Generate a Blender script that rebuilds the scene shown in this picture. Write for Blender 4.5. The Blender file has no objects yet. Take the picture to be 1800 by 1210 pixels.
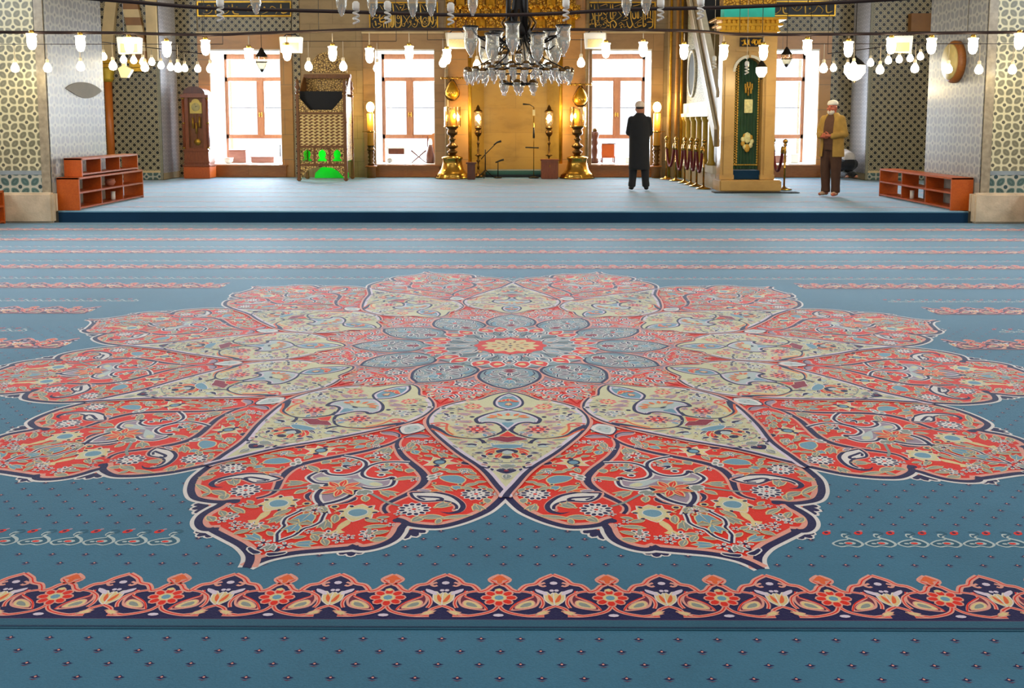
import bpy, bmesh, math, random
from mathutils import Vector, Matrix
from mathutils.geometry import tessellate_polygon
R = math.radians
rnd = random.Random(7)
SC = bpy.context.scene
COL = SC.collection

# ------------------------------------------------------------------ camera model (focal length in pixels of the 1800x1210 frame)
F, YH, PT, VX, XC, H = 1693.681, 215.0, R(6), 910.0, .048, 1.5
PPY = YH + F*math.tan(PT)
YAW = math.atan((VX-900)/F*math.cos(PT))
cam_d = bpy.data.cameras.new('camera')
cam = bpy.data.objects.new('camera', cam_d); COL.objects.link(cam)
cam_d.sensor_fit = 'HORIZONTAL'; cam_d.sensor_width = 36
cam_d.lens = 36*F/1800
cam_d.shift_y = -(605-PPY)/1800
cam_d.clip_start = .05; cam_d.clip_end = 200
cam.location = (XC, 0, H)
cam.rotation_euler = (R(90)-PT, 0, YAW)
SC.camera = cam

# ------------------------------------------------------------------ materials
MATS = {}
def srgb(c):
    if isinstance(c, str):
        c = [int(c[i:i+2], 16)/255 for i in (0, 2, 4)]
    return tuple((x/12.92 if x <= .04045 else ((x+.055)/1.055)**2.4) for x in c) + (1,)
class NT:
    def __init__(s, name):
        s.m = bpy.data.materials.new(name); s.m.use_nodes = True
        s.t = s.m.node_tree; s.t.nodes.clear()
        s.out = s.n('ShaderNodeOutputMaterial')
    def n(s, typ, **kw):
        nd = s.t.nodes.new(typ)
        for k, v in kw.items(): setattr(nd, k, v)
        return nd
    def link(s, a, b): s.t.links.new(a, b)
    def put(s, sock, v):
        if hasattr(v, 'node'): s.link(v, sock)
        else: sock.default_value = v
    def math(s, op, a, b=None, c=None):
        nd = s.n('ShaderNodeMath', operation=op)
        s.put(nd.inputs[0], a)
        if b is not None: s.put(nd.inputs[1], b)
        if c is not None: s.put(nd.inputs[2], c)
        return nd.outputs[0]
    def mix(s, f, a, b):
        nd = s.n('ShaderNodeMix', data_type='RGBA')
        s.put(nd.inputs[0], f); s.put(nd.inputs[6], a); s.put(nd.inputs[7], b)
        return nd.outputs[2]
    def noise(s, scale, detail=3, rough=.55, vec=None, dist=0):
        nd = s.n('ShaderNodeTexNoise'); nd.inputs['Scale'].default_value = scale
        nd.inputs['Detail'].default_value = detail; nd.inputs['Roughness'].default_value = rough
        nd.inputs['Distortion'].default_value = dist
        if vec: s.link(vec, nd.inputs['Vector'])
        return nd.outputs['Fac']
    def ramp(s, f, stops):
        nd = s.n('ShaderNodeValToRGB'); s.link(f, nd.inputs[0])
        el = nd.color_ramp.elements
        while len(el) < len(stops): el.new(.5)
        for e, (p, c) in zip(el, stops): e.position = p; e.color = c
        return nd.outputs[0]
    def pos(s):
        return s.n('ShaderNodeNewGeometry').outputs['Position']
    def objco(s):
        return s.n('ShaderNodeTexCoord').outputs['Object']
    def sep(s, v):
        nd = s.n('ShaderNodeSeparateXYZ'); s.link(v, nd.inputs[0]); return nd.outputs
    def comb(s, x, y, z):
        nd = s.n('ShaderNodeCombineXYZ')
        for i, q in enumerate((x, y, z)): s.put(nd.inputs[i], q)
        return nd.outputs[0]
    def bump(s, h, strength=.3, dist=.01):
        nd = s.n('ShaderNodeBump'); nd.inputs['Strength'].default_value = strength
        nd.inputs['Distance'].default_value = dist; s.link(h, nd.inputs['Height']); return nd.outputs[0]
    def bsdf(s, col, rough=.5, metal=0, normal=None, **kw):
        b = s.n('ShaderNodeBsdfPrincipled')
        s.put(b.inputs['Base Color'], col); s.put(b.inputs['Roughness'], rough); b.inputs['Metallic'].default_value = metal
        for k, v in kw.items(): s.put(b.inputs[k.replace('_', ' ')], v)
        if normal: s.link(normal, b.inputs['Normal'])
        s.link(b.outputs[0], s.out.inputs[0]); return b

def plain(name, col, rough=.5, metal=0, var=.12, scale=8, bump=0, **kw):
    if name in MATS: return MATS[name]
    t = NT(name); c = srgb(col)
    f = t.noise(scale, 4, vec=t.objco())
    lo = tuple(x*(1-var) for x in c[:3])+(1,); hi = tuple(min(1, x*(1+var)) for x in c[:3])+(1,)
    cc = t.ramp(f, [(.3, lo), (.7, hi)])
    nm = t.bump(t.noise(scale*8, 3, vec=t.objco()), bump, .01) if bump else None
    t.bsdf(cc, rough, metal, nm, **kw)
    MATS[name] = t.m; return t.m

def wood(name, c1, c2, rough=.4, scale=6, axis=2):
    if name in MATS: return MATS[name]
    t = NT(name); p = t.sep(t.objco())
    q = [t.math('MULTIPLY', p[i], (1.2 if i == axis else 9)) for i in range(3)]
    f = t.noise(scale, 6, .6, t.comb(*q), .6)
    t.bsdf(t.ramp(f, [(.3, srgb(c1)), (.68, srgb(c2))]), rough, 0, t.bump(f, .08, .004))
    MATS[name] = t.m; return t.m

def emit(name, col, strength):
    if name in MATS: return MATS[name]
    t = NT(name); e = t.n('ShaderNodeEmission'); e.inputs[0].default_value = srgb(col); e.inputs[1].default_value = strength
    t.link(e.outputs[0], t.out.inputs[0]); MATS[name] = t.m; return t.m

def glass(name, tint='f4f8f6', amount=.16, milk=0):
    if name in MATS: return MATS[name]
    t = NT(name)
    a = t.n('ShaderNodeBsdfTransparent'); a.inputs[0].default_value = srgb(tint)
    g = t.n('ShaderNodeBsdfGlossy'); g.inputs[1].default_value = .06
    lw = t.n('ShaderNodeLayerWeight'); lw.inputs[0].default_value = .35
    fac = t.math('MULTIPLY_ADD', lw.outputs['Facing'], .55, amount)
    mx = t.n('ShaderNodeMixShader'); t.link(fac, mx.inputs[0]); t.link(a.outputs[0], mx.inputs[1]); t.link(g.outputs[0], mx.inputs[2])
    res = mx.outputs[0]
    if milk:
        df = t.n('ShaderNodeBsdfDiffuse'); df.inputs[0].default_value = (.95, .93, .88, 1); m2 = t.n('ShaderNodeMixShader'); m2.inputs[0].default_value = milk
        t.link(res, m2.inputs[1]); t.link(df.outputs[0], m2.inputs[2]); res = m2.outputs[0]
    t.link(res, t.out.inputs[0]); MATS[name] = t.m; return t.m

# ------------------------------------------------------------------ mesh builder
class MB:
    def __init__(s): s.v = []; s.f = []; s.mi = []; s.sm = []; s.mats = []
    def m(s, mat):
        if mat not in s.mats: s.mats.append(mat)
        return s.mats.index(mat)
    def add(s, vs, fs, mat, smooth=False):
        o = len(s.v); k = s.m(mat); s.v.extend(tuple(v) for v in vs)
        for f in fs: s.f.append(tuple(i+o for i in f)); s.mi.append(k); s.sm.append(smooth)
        return s
    def box(s, x0, x1, y0, y1, z0, z1, mat, bev=0):
        if bev > 0:
            b = min(bev, (x1-x0)/3, (y1-y0)/3, (z1-z0)/3)
            bm = bmesh.new(); bmesh.ops.create_cube(bm, size=1)
            for v in bm.verts:
                v.co = ((x0+x1)/2+v.co.x*(x1-x0), (y0+y1)/2+v.co.y*(y1-y0), (z0+z1)/2+v.co.z*(z1-z0))
            bmesh.ops.bevel(bm, geom=bm.edges[:], offset=b, segments=2, affect='EDGES')
            bm.verts.index_update()
            s.add([v.co[:] for v in bm.verts], [[v.index for v in f.verts] for f in bm.faces], mat); bm.free(); return s
        return s.add([(x, y, z) for x in (x0, x1) for y in (y0, y1) for z in (z0, z1)],
              [(0, 1, 3, 2), (4, 6, 7, 5), (0, 4, 5, 1), (2, 3, 7, 6), (0, 2, 6, 4), (1, 5, 7, 3)], mat)
    def lathe(s, prof, mat, c=(0, 0, 0), n=20, smooth=True, ax='z', caps=True):
        vs = []; fs = []
        for r, h in prof:
            for k in range(n):
                a = 2*math.pi*k/n; p = (r*math.cos(a), r*math.sin(a), h)
                if ax == 'y': p = (p[0], p[2], p[1])
                if ax == 'x': p = (p[2], p[0], p[1])
                vs.append((c[0]+p[0], c[1]+p[1], c[2]+p[2]))
        for i in range(len(prof)-1):
            for k in range(n):
                a = i*n+k; b = i*n+(k+1) % n
                fs.append((a, b, b+n, a+n))
        if caps:
            fs.append(tuple(range(n-1, -1, -1))); fs.append(tuple((len(prof)-1)*n+k for k in range(n)))
        return s.add(vs, fs, mat, smooth)
    def tube(s, pts, rad, mat, n=8, caps=True, ell=None, smooth=True):
        P = [Vector(p) for p in pts]; vs = []; fs = []; N = len(P)
        if not hasattr(rad, '__len__'): rad = [rad]*N
        up = None
        for i, p in enumerate(P):
            d = (P[min(i+1, N-1)]-P[max(i-1, 0)])
            d = d.normalized() if d.length > 1e-9 else Vector((0, 0, 1))
            if up is None:
                up = Vector((0, 0, 1)) if abs(d.z) < .9 else Vector((0, 1, 0))
            a = d.cross(up)
            if a.length < 1e-6: a = d.cross(Vector((1, 0, 0)))
            a.normalize(); b = a.cross(d).normalized(); up = b
            for k in range(n):
                t = 2*math.pi*k/n
                vs.append(p+a*(math.cos(t)*rad[i])+b*(math.sin(t)*rad[i]*(ell or 1)))
        for i in range(N-1):
            for k in range(n):
                q = i*n+k; w = i*n+(k+1) % n; fs.append((q, w, w+n, q+n))
        if caps: fs.append(tuple(range(n-1, -1, -1))); fs.append(tuple((N-1)*n+k for k in range(n)))
        return s.add(vs, fs, mat, smooth)
    def ball(s, c, r, mat, n=12, sc=(1, 1, 1)):
        prof = []; m = max(4, n//2)
        for i in range(m+1):
            t = math.pi*i/m; prof.append((max(1e-4, math.sin(t))*r, -math.cos(t)*r))
        o = len(s.v); s.lathe(prof, mat, (0, 0, 0), n)
        for i in range(o, len(s.v)):
            v = s.v[i]; s.v[i] = (c[0]+v[0]*sc[0], c[1]+v[1]*sc[1], c[2]+v[2]*sc[2])
        return s
    def prism(s, poly, d0, d1, mat, plane='xz'):
        """closed 2D outline extruded between d0 and d1 along the third axis"""
        n = len(poly)
        def P(a, b, d): return {'xz': (a, d, b), 'yz': (d, a, b), 'xy': (a, b, d)}[plane]
        vs = [P(a, b, d0) for a, b in poly]+[P(a, b, d1) for a, b in poly]
        tri = tessellate_polygon([[Vector((a, b, 0)) for a, b in poly]])
        fs = [tuple(t) for t in tri]+[tuple(i+n for i in reversed(t)) for t in tri]
        fs += [(i, (i+1) % n, (i+1) % n+n, i+n) for i in range(n)]
        return s.add(vs, fs, mat)
    def mesh(s, name, off=(0, 0, 0)):
        me = bpy.data.meshes.new(name)
        me.from_pydata([(v[0]-off[0], v[1]-off[1], v[2]-off[2]) for v in s.v], [], s.f)
        for mt in s.mats: me.materials.append(mt)
        me.polygons.foreach_set('material_index', s.mi); me.polygons.foreach_set('use_smooth', s.sm)
        me.update(); return me
    def fixn(s, me):
        bm = bmesh.new(); bm.from_mesh(me); bmesh.ops.recalc_face_normals(bm, faces=bm.faces[:]); bm.to_mesh(me); bm.free()
    def obj(s, name, parent=None, base=None, label=None, fix=True):
        """base: world origin of the parent thing; vertices are given in that thing's own frame when base is None"""
        me = s.mesh(name, base or (0, 0, 0))
        if fix: s.fixn(me)
        o = bpy.data.objects.new(name, me); COL.objects.link(o)
        if parent: o.parent = parent
        if label: o['label'] = label
        return o

def tag(o, label, cat=None, group=None, kind=None):
    o['label'] = label
    if cat: o['category'] = cat
    if group: o['group'] = group
    if kind: o['kind'] = kind
    return o
def thing(name, label, cat, loc=(0, 0, 0), rz=0, group=None):
    o = bpy.data.objects.new(name, None); COL.objects.link(o); o.location = loc; o.rotation_euler = (0, 0, rz)
    o.empty_display_size = .1
    return tag(o, label, cat, group)
def dup(root, loc, label=None, rz=None, group=None, scale=None):
    r = root.copy(); COL.objects.link(r); r.location = loc
    if rz is not None: r.rotation_euler = (0, 0, rz)
    if scale: r.scale = (scale,)*3
    if label: r['label'] = label
    if group: r['group'] = group
    for ch in root.children:
        c = ch.copy(); COL.objects.link(c); c.parent = r
        for g in ch.children:
            d = g.copy(); COL.objects.link(d); d.parent = c
    return r
def struct(name, mb, label=None, parent=None):
    o = mb.obj(name, parent)
    if not parent: o['kind'] = 'structure'
    if label: o['label'] = label
    return o
def smooth_pts(P, closed=False, sub=4):
    out = []; n = len(P)
    rng = range(n if closed else n-1)
    for i in rng:
        p0 = P[(i-1) % n] if (closed or i > 0) else P[0]
        p1 = P[i]; p2 = P[(i+1) % n]; p3 = P[(i+2) % n] if (closed or i+2 < n) else P[-1]
        for k in range(sub):
            t = k/sub
            out.append(tuple(.5*(2*b+(c-a)*t+(2*a-5*b+4*c-d)*t*t+(3*b-a-3*c+d)*t**3) for a, b, c, d in zip(p0, p1, p2, p3)))
    if not closed: out.append(tuple(P[-1]))
    return out
# ------------------------------------------------------------------ carpets: woven pattern laid down shape by shape
def carpet_mat(name, col, var=.14, sheen=1.0):
    if name in MATS: return MATS[name]
    t = NT(name); c = srgb(col); p = t.pos()
    f = t.noise(1.3, 4, .6, p); g = t.noise(160, 2, .7, p)
    ff = t.math('ADD', t.math('MULTIPLY', f, .55), t.math('MULTIPLY', g, .45))
    lo = tuple(x*(1-var) for x in c[:3])+(1,); hi = tuple(min(1, x*(1+var)) for x in c[:3])+(1,)
    cc = t.ramp(ff, [(.36, lo), (.64, hi)])
    b = t.bsdf(cc, .7, 0, t.bump(g, .35, .004), Sheen_Weight=sheen, Sheen_Roughness=.2, Sheen_Tint=(.74, .87, 1, 1))
    b.inputs['Specular IOR Level'].default_value = .12
    MATS[name] = t.m; return t.m
CC = {k: carpet_mat('carpet_'+k, v) for k, v in dict(
    blue='3d6f88', teal='2a5a70', deep='11314c', red='e02408', navy='170d46', pink='e29a88', lilac='d8c6d4', white='dfd5cf',
    cream='cfc9a0', tan='dfc48a', grey='8a9087', slate='6d97ab', mauve='9c8797', orange='e2602c', crimson='8d1230', pale='b4bfbd', greyblue='84959a', wine='6b1b38').items()}
TAU = 2*math.pi

class Pen:
    def __init__(s): s.it = []; s.occ = []
    def fill(s, P, col, sub=4, out=None, w=.012, smooth=True, occ=True):
        Q = smooth_pts(P, True, sub) if smooth and sub > 1 else list(P)
        if out: s.stroke(Q, out, w*2, closed=True, raw=True, occ=False)
        try: tri = tessellate_polygon([[Vector((a, b, 0)) for a, b in Q]])
        except Exception: tri = []
        s.it.append((Q, [tuple(t) for t in tri], col))
        if occ:
            cx = sum(p[0] for p in Q)/len(Q); cy = sum(p[1] for p in Q)/len(Q)
            s.occ.append((cx, cy, max(math.hypot(p[0]-cx, p[1]-cy) for p in Q)*.8))
        return s
    def stroke(s, P, col, w, closed=False, raw=False, sub=5, taper=None, off=0, occ=True):
        Q = list(P) if raw else smooth_pts(P, closed, sub)
        n = len(Q); V = []
        for i in range(n):
            a = Q[(i-1) % n] if closed else Q[max(i-1, 0)]; b = Q[(i+1) % n] if closed else Q[min(i+1, n-1)]
            dx, dy = b[0]-a[0], b[1]-a[1]; L = math.hypot(dx, dy) or 1; nx, ny = -dy/L, dx/L
            h = w/2
            if taper: h *= taper(i/(n-1))
            x, y = Q[i][0]+nx*off, Q[i][1]+ny*off
            V += [(x+nx*h, y+ny*h), (x-nx*h, y-ny*h)]
            if occ and i % 3 == 0: s.occ.append((x, y, w*.6))
        fs = []
        for i in range(n if closed else n-1):
            j = (i+1) % n; fs.append((2*i, 2*i+1, 2*j+1, 2*j))
        s.it.append((V, fs, col)); return s
    def disc(s, c, r, col, n=12, ry=None, rot=0, occ=True):
        ca, sa = math.cos(rot), math.sin(rot); ry = ry or r
        P = []
        for k in range(n):
            a = TAU*k/n; x, y = r*math.cos(a), ry*math.sin(a); P.append((c[0]+x*ca-y*sa, c[1]+x*sa+y*ca))
        s.it.append((P, [tuple(range(n))], col))
        if occ: s.occ.append((c[0], c[1], max(r, ry)))
        return s
    def lobes(s, c, r, n, col, depth=.18, rot=0):
        P = [(c[0]+r*(1+depth*math.cos(n*TAU*k/(n*6)))*math.cos(TAU*k/(n*6)+rot), c[1]+r*(1+depth*math.cos(n*TAU*k/(n*6)))*math.sin(TAU*k/(n*6)+rot)) for k in range(n*6)]
        return s.fill(P, col, sub=1)
    def rosette(s, c, r, ring='white', dot='navy', mid='white', core='red', n=10, out='white'):
        s.lobes(c, r*1.0, n, out, .1)
        for k in range(n):
            a = TAU*k/n; s.disc((c[0]+r*.78*math.cos(a), c[1]+r*.78*math.sin(a)), r*.2, dot, 8, r*.15, a, False)
        s.lobes(c, r*.52, 6, mid, .15); m = 6
        for k in range(m):
            a = TAU*(k+.5)/m; s.disc((c[0]+r*.34*math.cos(a), c[1]+r*.34*math.sin(a)), r*.1, dot, 6, r*.07, a, False)
        s.disc(c, r*.15, core, 8, occ=False); return s
    def flower(s, c, r, n=6, pet='white', core='grey', dot='navy', out=None):
        if out: s.lobes(c, r*1.12, n, out, .16)
        for k in range(n):
            a = TAU*k/n; s.disc((c[0]+r*.62*math.cos(a), c[1]+r*.62*math.sin(a)), r*.36, pet, 8, r*.26, a, False)
            if dot: s.disc((c[0]+r*.66*math.cos(a), c[1]+r*.66*math.sin(a)), r*.2, dot, 6, r*.13, a, False)
        s.disc(c, r*.26, core, 8); return s
    def leaf(s, c, L, wd, ang, col='grey', out='tan', w=.006, lob=True):
        ca, sa = math.cos(ang), math.sin(ang)
        if lob:
            pts = [(-.5, .03), (-.34, .1), (-.2, .34), (.02, .44), (.34, .52), (.2, .24), (.3, .14), (.5, 0), (.3, -.14), (.2, -.24), (.34, -.52), (.02, -.44), (-.2, -.34), (-.34, -.1), (-.5, -.03)]
        else:
            pts = [(-.5+t/6, .5*math.sin(math.pi*t/6)**.85*(1.08-.28*t/6)+.1*math.sin(math.pi*t/6)) for t in range(7)]+[(.5-t/6, -.5*math.sin(math.pi*t/6)**.85*(.8+.28*t/6)+.1*math.sin(math.pi*t/6)) for t in range(1, 6)]
        P = [(c[0]+x*L*ca-y*wd*sa, c[1]+x*L*sa+y*wd*ca) for x, y in pts]
        s.fill(P, col, 1, out, w, smooth=False)
        if out and L > .055: s.stroke([(c[0]-.34*L*ca, c[1]-.34*L*sa), (c[0]+.3*L*ca, c[1]+.3*L*sa)], out, .0045, sub=1, taper=lambda t: 1-.7*t, occ=False)
        return s
    def fan(s, c, pts, col='navy', out='white', rad=.016):
        for p in pts:
            a = math.atan2(p[1]-c[1], p[0]-c[0]); L = math.hypot(p[0]-c[0], p[1]-c[1])
            m = (c[0]+(p[0]-c[0])*.62, c[1]+(p[1]-c[1])*.62)
            s.disc(m, L*.52, out, 10, rad*1.5, a, False)
        for p in pts:
            a = math.atan2(p[1]-c[1], p[0]-c[0]); L = math.hypot(p[0]-c[0], p[1]-c[1])
            m = (c[0]+(p[0]-c[0])*.64, c[1]+(p[1]-c[1])*.64)
            s.disc(m, L*.4, col, 10, rad, a, False)
        return s
    def free(s, x, y, r): return all((x-a)**2+(y-b)**2 > (r+q)**2 for a, b, q in s.occ)

class Weave:
    """collects stamped pattern shapes into one carpet mesh"""
    def __init__(s): s.mb = MB(); s.z = 0
    def base(s, x0, x1, y0, y1, z0, z1, col):
        s.mb.box(x0, x1, y0, y1, z0, z1, CC[col]); s.z = z1
    def stamp(s, pen, fn, z0, dz=.000012):
        for k, (V, fs, col) in enumerate(pen.it):
            z = z0+k*dz
            pts = [fn(*p) for p in V]
            x = pts
            F2 = []
            for f in fs:
                a = 0
                for i in range(len(f)):
                    p, q = x[f[i]], x[f[(i+1) % len(f)]]; a += p[0]*q[1]-q[0]*p[1]
                F2.append(f if a > 0 else tuple(reversed(f)))
            s.mb.add([(p[0], p[1], z) for p in pts], F2, CC[col])

MY = 6.34      # medallion centre, on the room axis
def mir(P): return [(u, -v) for u, v in P]

# ---- red outer petal (u outward from the medallion centre, v across)
o1 = [(2.38, .632), (2.45, .648), (2.521, .663), (2.569, .662), (2.671, .645), (2.756, .606), (2.819, .563), (2.863, .514), (2.875, .45), (2.87, .396), (2.849, .362), (2.84, .331)]
o2 = [(2.872, .385), (2.91, .385), (2.946, .392), (3.002, .394), (3.053, .377), (3.094, .345), (3.113, .308), (3.098, .262)]
o3 = [(3.1, .30), (3.122, .262), (3.16, .185), (3.2, .108), (3.25, .048), (3.294, .018), (3.345, 0)]
pb = Pen()          # ground of the petal, symmetric
S1, S2, S3 = (smooth_pts(q, False, 5) for q in (o1, o2, o3))
half = [(1.0, 0), (1.3, .348), (1.9, .509), (2.3, .616)]+S1[4:-9]+S2[1:-3]+S3[1:]
poly = half+[(u, -v) for u, v in reversed(half[1:-1])]
for sgn in (1, -1):
    m = (lambda P: P) if sgn > 0 else mir
    pb.fan((2.872, .395), m([(2.99, .432), (2.962, .462), (2.925, .48), (2.888, .488)]) if sgn > 0 else [(2.99, -.432)], rad=.02) if sgn > 0 else pb.fan((2.872, -.395), mir([(2.99, .432), (2.962, .462), (2.925, .48), (2.888, .488)]), rad=.02)
    c = (3.105, .275*sgn); pb.fan(c, m([(3.172, .262), (3.172, .302), (3.146, .328)]), rad=.017)
    pb.disc((2.9, .412*sgn), .018, 'orange')
    for S in (S1, S2, S3):
        pb.stroke(m(S), 'white', .062, raw=True)
pb.fill(poly, 'red', 1, smooth=False, occ=False)
for sgn in (1, -1):
    m = (lambda P: P) if sgn > 0 else mir
    for S in (S1, S2, S3): pb.stroke(m(S), 'pink', .03, raw=True, off=-.022*sgn)
    for S in (S1, S2, S3): pb.stroke(m(S), 'navy', .031, raw=True)
    pb.disc((2.85, .345*sgn), .02, 'navy', 10)

cr = [(1.109, -.0), (1.128, -.046), (1.175, -.097), (1.235, -.14), (1.262, -.168), (1.27, -.215), (1.285, -.245), (1.349, -.314), (1.43, -.368), (1.537, -.398), (1.639, -.403), (1.729, -.385), (1.83, -.349), (1.953, -.294), (2.108, -.217), (2.265, -.125), (2.367, -.08), (2.474, -.045), (2.57, -.012), (2.62, 0)]
SR = smooth_pts(cr, False, 4); cp_ = SR+[(u, -v) for u, v in reversed(SR[1:-1])]
def inside(P, x, y):
    r = False; n = len(P)
    for i in range(n):
        (x0, y0), (x1, y1) = P[i], P[(i+1) % n]
        if (y0 > y) != (y1 > y) and x < (x1-x0)*(y-y0)/(y1-y0)+x0: r = not r
    return r
def near(P, x, y, d): return any((x-a)**2+(y-b)**2 < d*d for a, b in P)
def red_ground(u, v, d):
    if not inside(poly, u, v) or near(S1+S2+S3, u, v, d+.018): return False
    r, t = math.hypot(u, v), R(15)-math.atan2(v, u)
    x, y = r*math.cos(t), -r*math.sin(t)
    return not inside(cp_, x, y) and not near(SR, x, y, d+.015)
ph = Pen()          # drawn on one half and mirrored
frame = [(1.954, .0), (2.003, .004), (2.059, .02), (2.111, .05), (2.179, .095), (2.251, .16), (2.32, .226), (2.375, .27), (2.424, .296), (2.481, .306), (2.55, .299), (2.60, .285), (2.653, .265), (2.703, .249), (2.737, .245), (2.772, .257), (2.80, .28)]
ph.stroke(frame, 'pink', .058, taper=lambda t: .55+.5*math.sin(math.pi*min(1, t*1.1)) if t < .9 else .6)
ph.stroke(frame, 'navy', .029, taper=lambda t: .4+.75*math.sin(math.pi*min(1, t*1.05)) if t < .9 else .55)
hook = [(2.256, .16), (2.266, .098), (2.291, .04), (2.343, .008), (2.405, .006), (2.451, .022), (2.479, .057), (2.483, .113), (2.462, .143), (2.444, .156), (2.478, .179), (2.532, .187), (2.563, .162), (2.586, .124), (2.581, .074), (2.652, .072), (2.706, .062), (2.753, .035), (2.79, .0), (2.83, -.03), (2.87, -.06)]
cal = [(2.43, 0), (2.451, .03), (2.479, .062), (2.483, .113), (2.462, .143), (2.444, .156), (2.478, .179), (2.532, .187), (2.563, .162), (2.586, .124), (2.581, .074), (2.652, .072), (2.706, .062), (2.753, .035), (2.79, 0)]
ph.fill(cal, 'mauve', 1, smooth=False)
ph.stroke(hook[:15], 'white', .034); ph.stroke(hook[14:], 'white', .04); ph.stroke(hook[:15], 'navy', .015); ph.stroke(hook[14:], 'navy', .02)
ph.fill([(2.5, .08), (2.52, .14), (2.545, .15), (2.56, .11), (2.54, .06), (2.5, .0)], 'pale', 3)
ph.fill([(2.515, .11), (2.535, .15), (2.555, .12), (2.535, .09)], 'cream', 3)
pais = [(2.581, .292), (2.567, .333), (2.552, .379), (2.566, .454), (2.609, .509), (2.656, .541), (2.705, .543), (2.735, .512), (2.73, .471)]
pin = [(2.735, .505), (2.69, .525), (2.661, .515), (2.636, .488), (2.627, .443), (2.652, .375), (2.628, .325), (2.581, .292)]
ph.fill(pais[:7]+[(2.70, .522)]+pin[1:-1], 'white', 3, 'pink', .014)
ph.stroke(pais, 'navy', .017, taper=lambda t: .7+.9*t if t < .8 else 2*(1-t)*3.4); ph.stroke(pin[1:], 'navy', .013)
ph.stroke([(2.61, .33), (2.605, .37), (2.6, .42), (2.615, .44), (2.63, .42)], 'navy', .016)
ph.stroke([(2.62, .34), (2.635, .375)], 'navy', .012)
ph.rosette((2.735, .367), .062, n=12); ph.rosette((2.525, .553), .06, n=12)
def palmette(pen, c, s, rot=0):
    ca, sa = math.cos(rot), math.sin(rot)
    T = lambda P: [(c[0]+(x*ca-y*sa)*s, c[1]+(x*sa+y*ca)*s) for x, y in P]
    pen.fill(T([(-1, 0), (-.75, .3), (-.9, .6), (-.45, .62), (-.2, .95), (.1, .7), (.55, .75), (.55, .4), (1, 0), (.55, -.4), (.55, -.75), (.1, -.7), (-.2, -.95), (-.45, -.62), (-.9, -.6), (-.75, -.3)]), 'tan', 2, 'white', .005)
    pen.fill(T([(-.7, 0), (-.5, .4), (-.1, .65), (.4, .5), (.7, 0), (.4, -.5), (-.1, -.65), (-.5, -.4)]), 'cream', 2)
    for x, y in ((-.72, .45), (-.1, .8), (.6, .58), (-.72, -.45), (-.1, -.8), (.6, -.58)): pen.disc(T([(x, y)])[0], s*.14, 'navy', 7, s*.1, rot+math.atan2(y, x), False)
    pen.fill(T([(-.45, 0), (-.3, .36), (.05, .44), (.3, .25), (.42, 0), (.3, -.25), (.05, -.44), (-.3, -.36)]), 'slate', 2, 'white', .004)
ph.fill([(2.88, .17), (2.93, .185), (2.985, .175), (3.0, .2), (3.02, .175), (2.98, .155), (2.93, .15)], 'tan', 2)
palmette(ph, (2.825, .17), .082, .2)
ph.flower((2.985, .288), .042, 7, 'white', 'grey'); ph.flower((3.035, .15), .042, 7, 'white', 'grey')
ph.stroke([(2.97, .17), (3.0, .16), (3.03, .15)], 'tan', .014); ph.stroke([(2.92, .26), (2.95, .275), (2.985, .288)], 'grey', .013)
# star flower, blue lily, small flowers along the inner flank
ph.fill([(2.203, .2), (2.215, .25), (2.165, .24), (2.185, .29), (2.165, .33), (2.2, .32), (2.21, .375), (2.235, .325), (2.28, .33), (2.255, .285), (2.275, .235), (2.23, .25)], 'tan', 1, 'white', .007)
ph.disc((2.215, .287), .034, 'navy', 10, .03); ph.disc((2.217, .288), .022, 'slate', 8); ph.disc((2.172, .286), .013, 'navy', 7); ph.disc((2.262, .29), .014, 'navy', 7)
ph.fill([(2.385, .35), (2.36, .384), (2.355, .421), (2.385, .46), (2.43, .46), (2.433, .426), (2.42, .383)], 'slate', 3, 'tan', .006)
for q in ((2.36, .33), (2.385, .312), (2.41, .325)): ph.disc(q, .028, 'white', 9, .017, 2.6); ph.disc(q, .017, 'grey', 7, .01, 2.6, False)
ph.flower((2.438, .252), .03, 5, 'white', 'navy'); ph.fill([(2.18, .385), (2.21, .385), (2.215, .42), (2.19, .43), (2.195, .405)], 'navy', 2, 'pink', .007)
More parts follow.
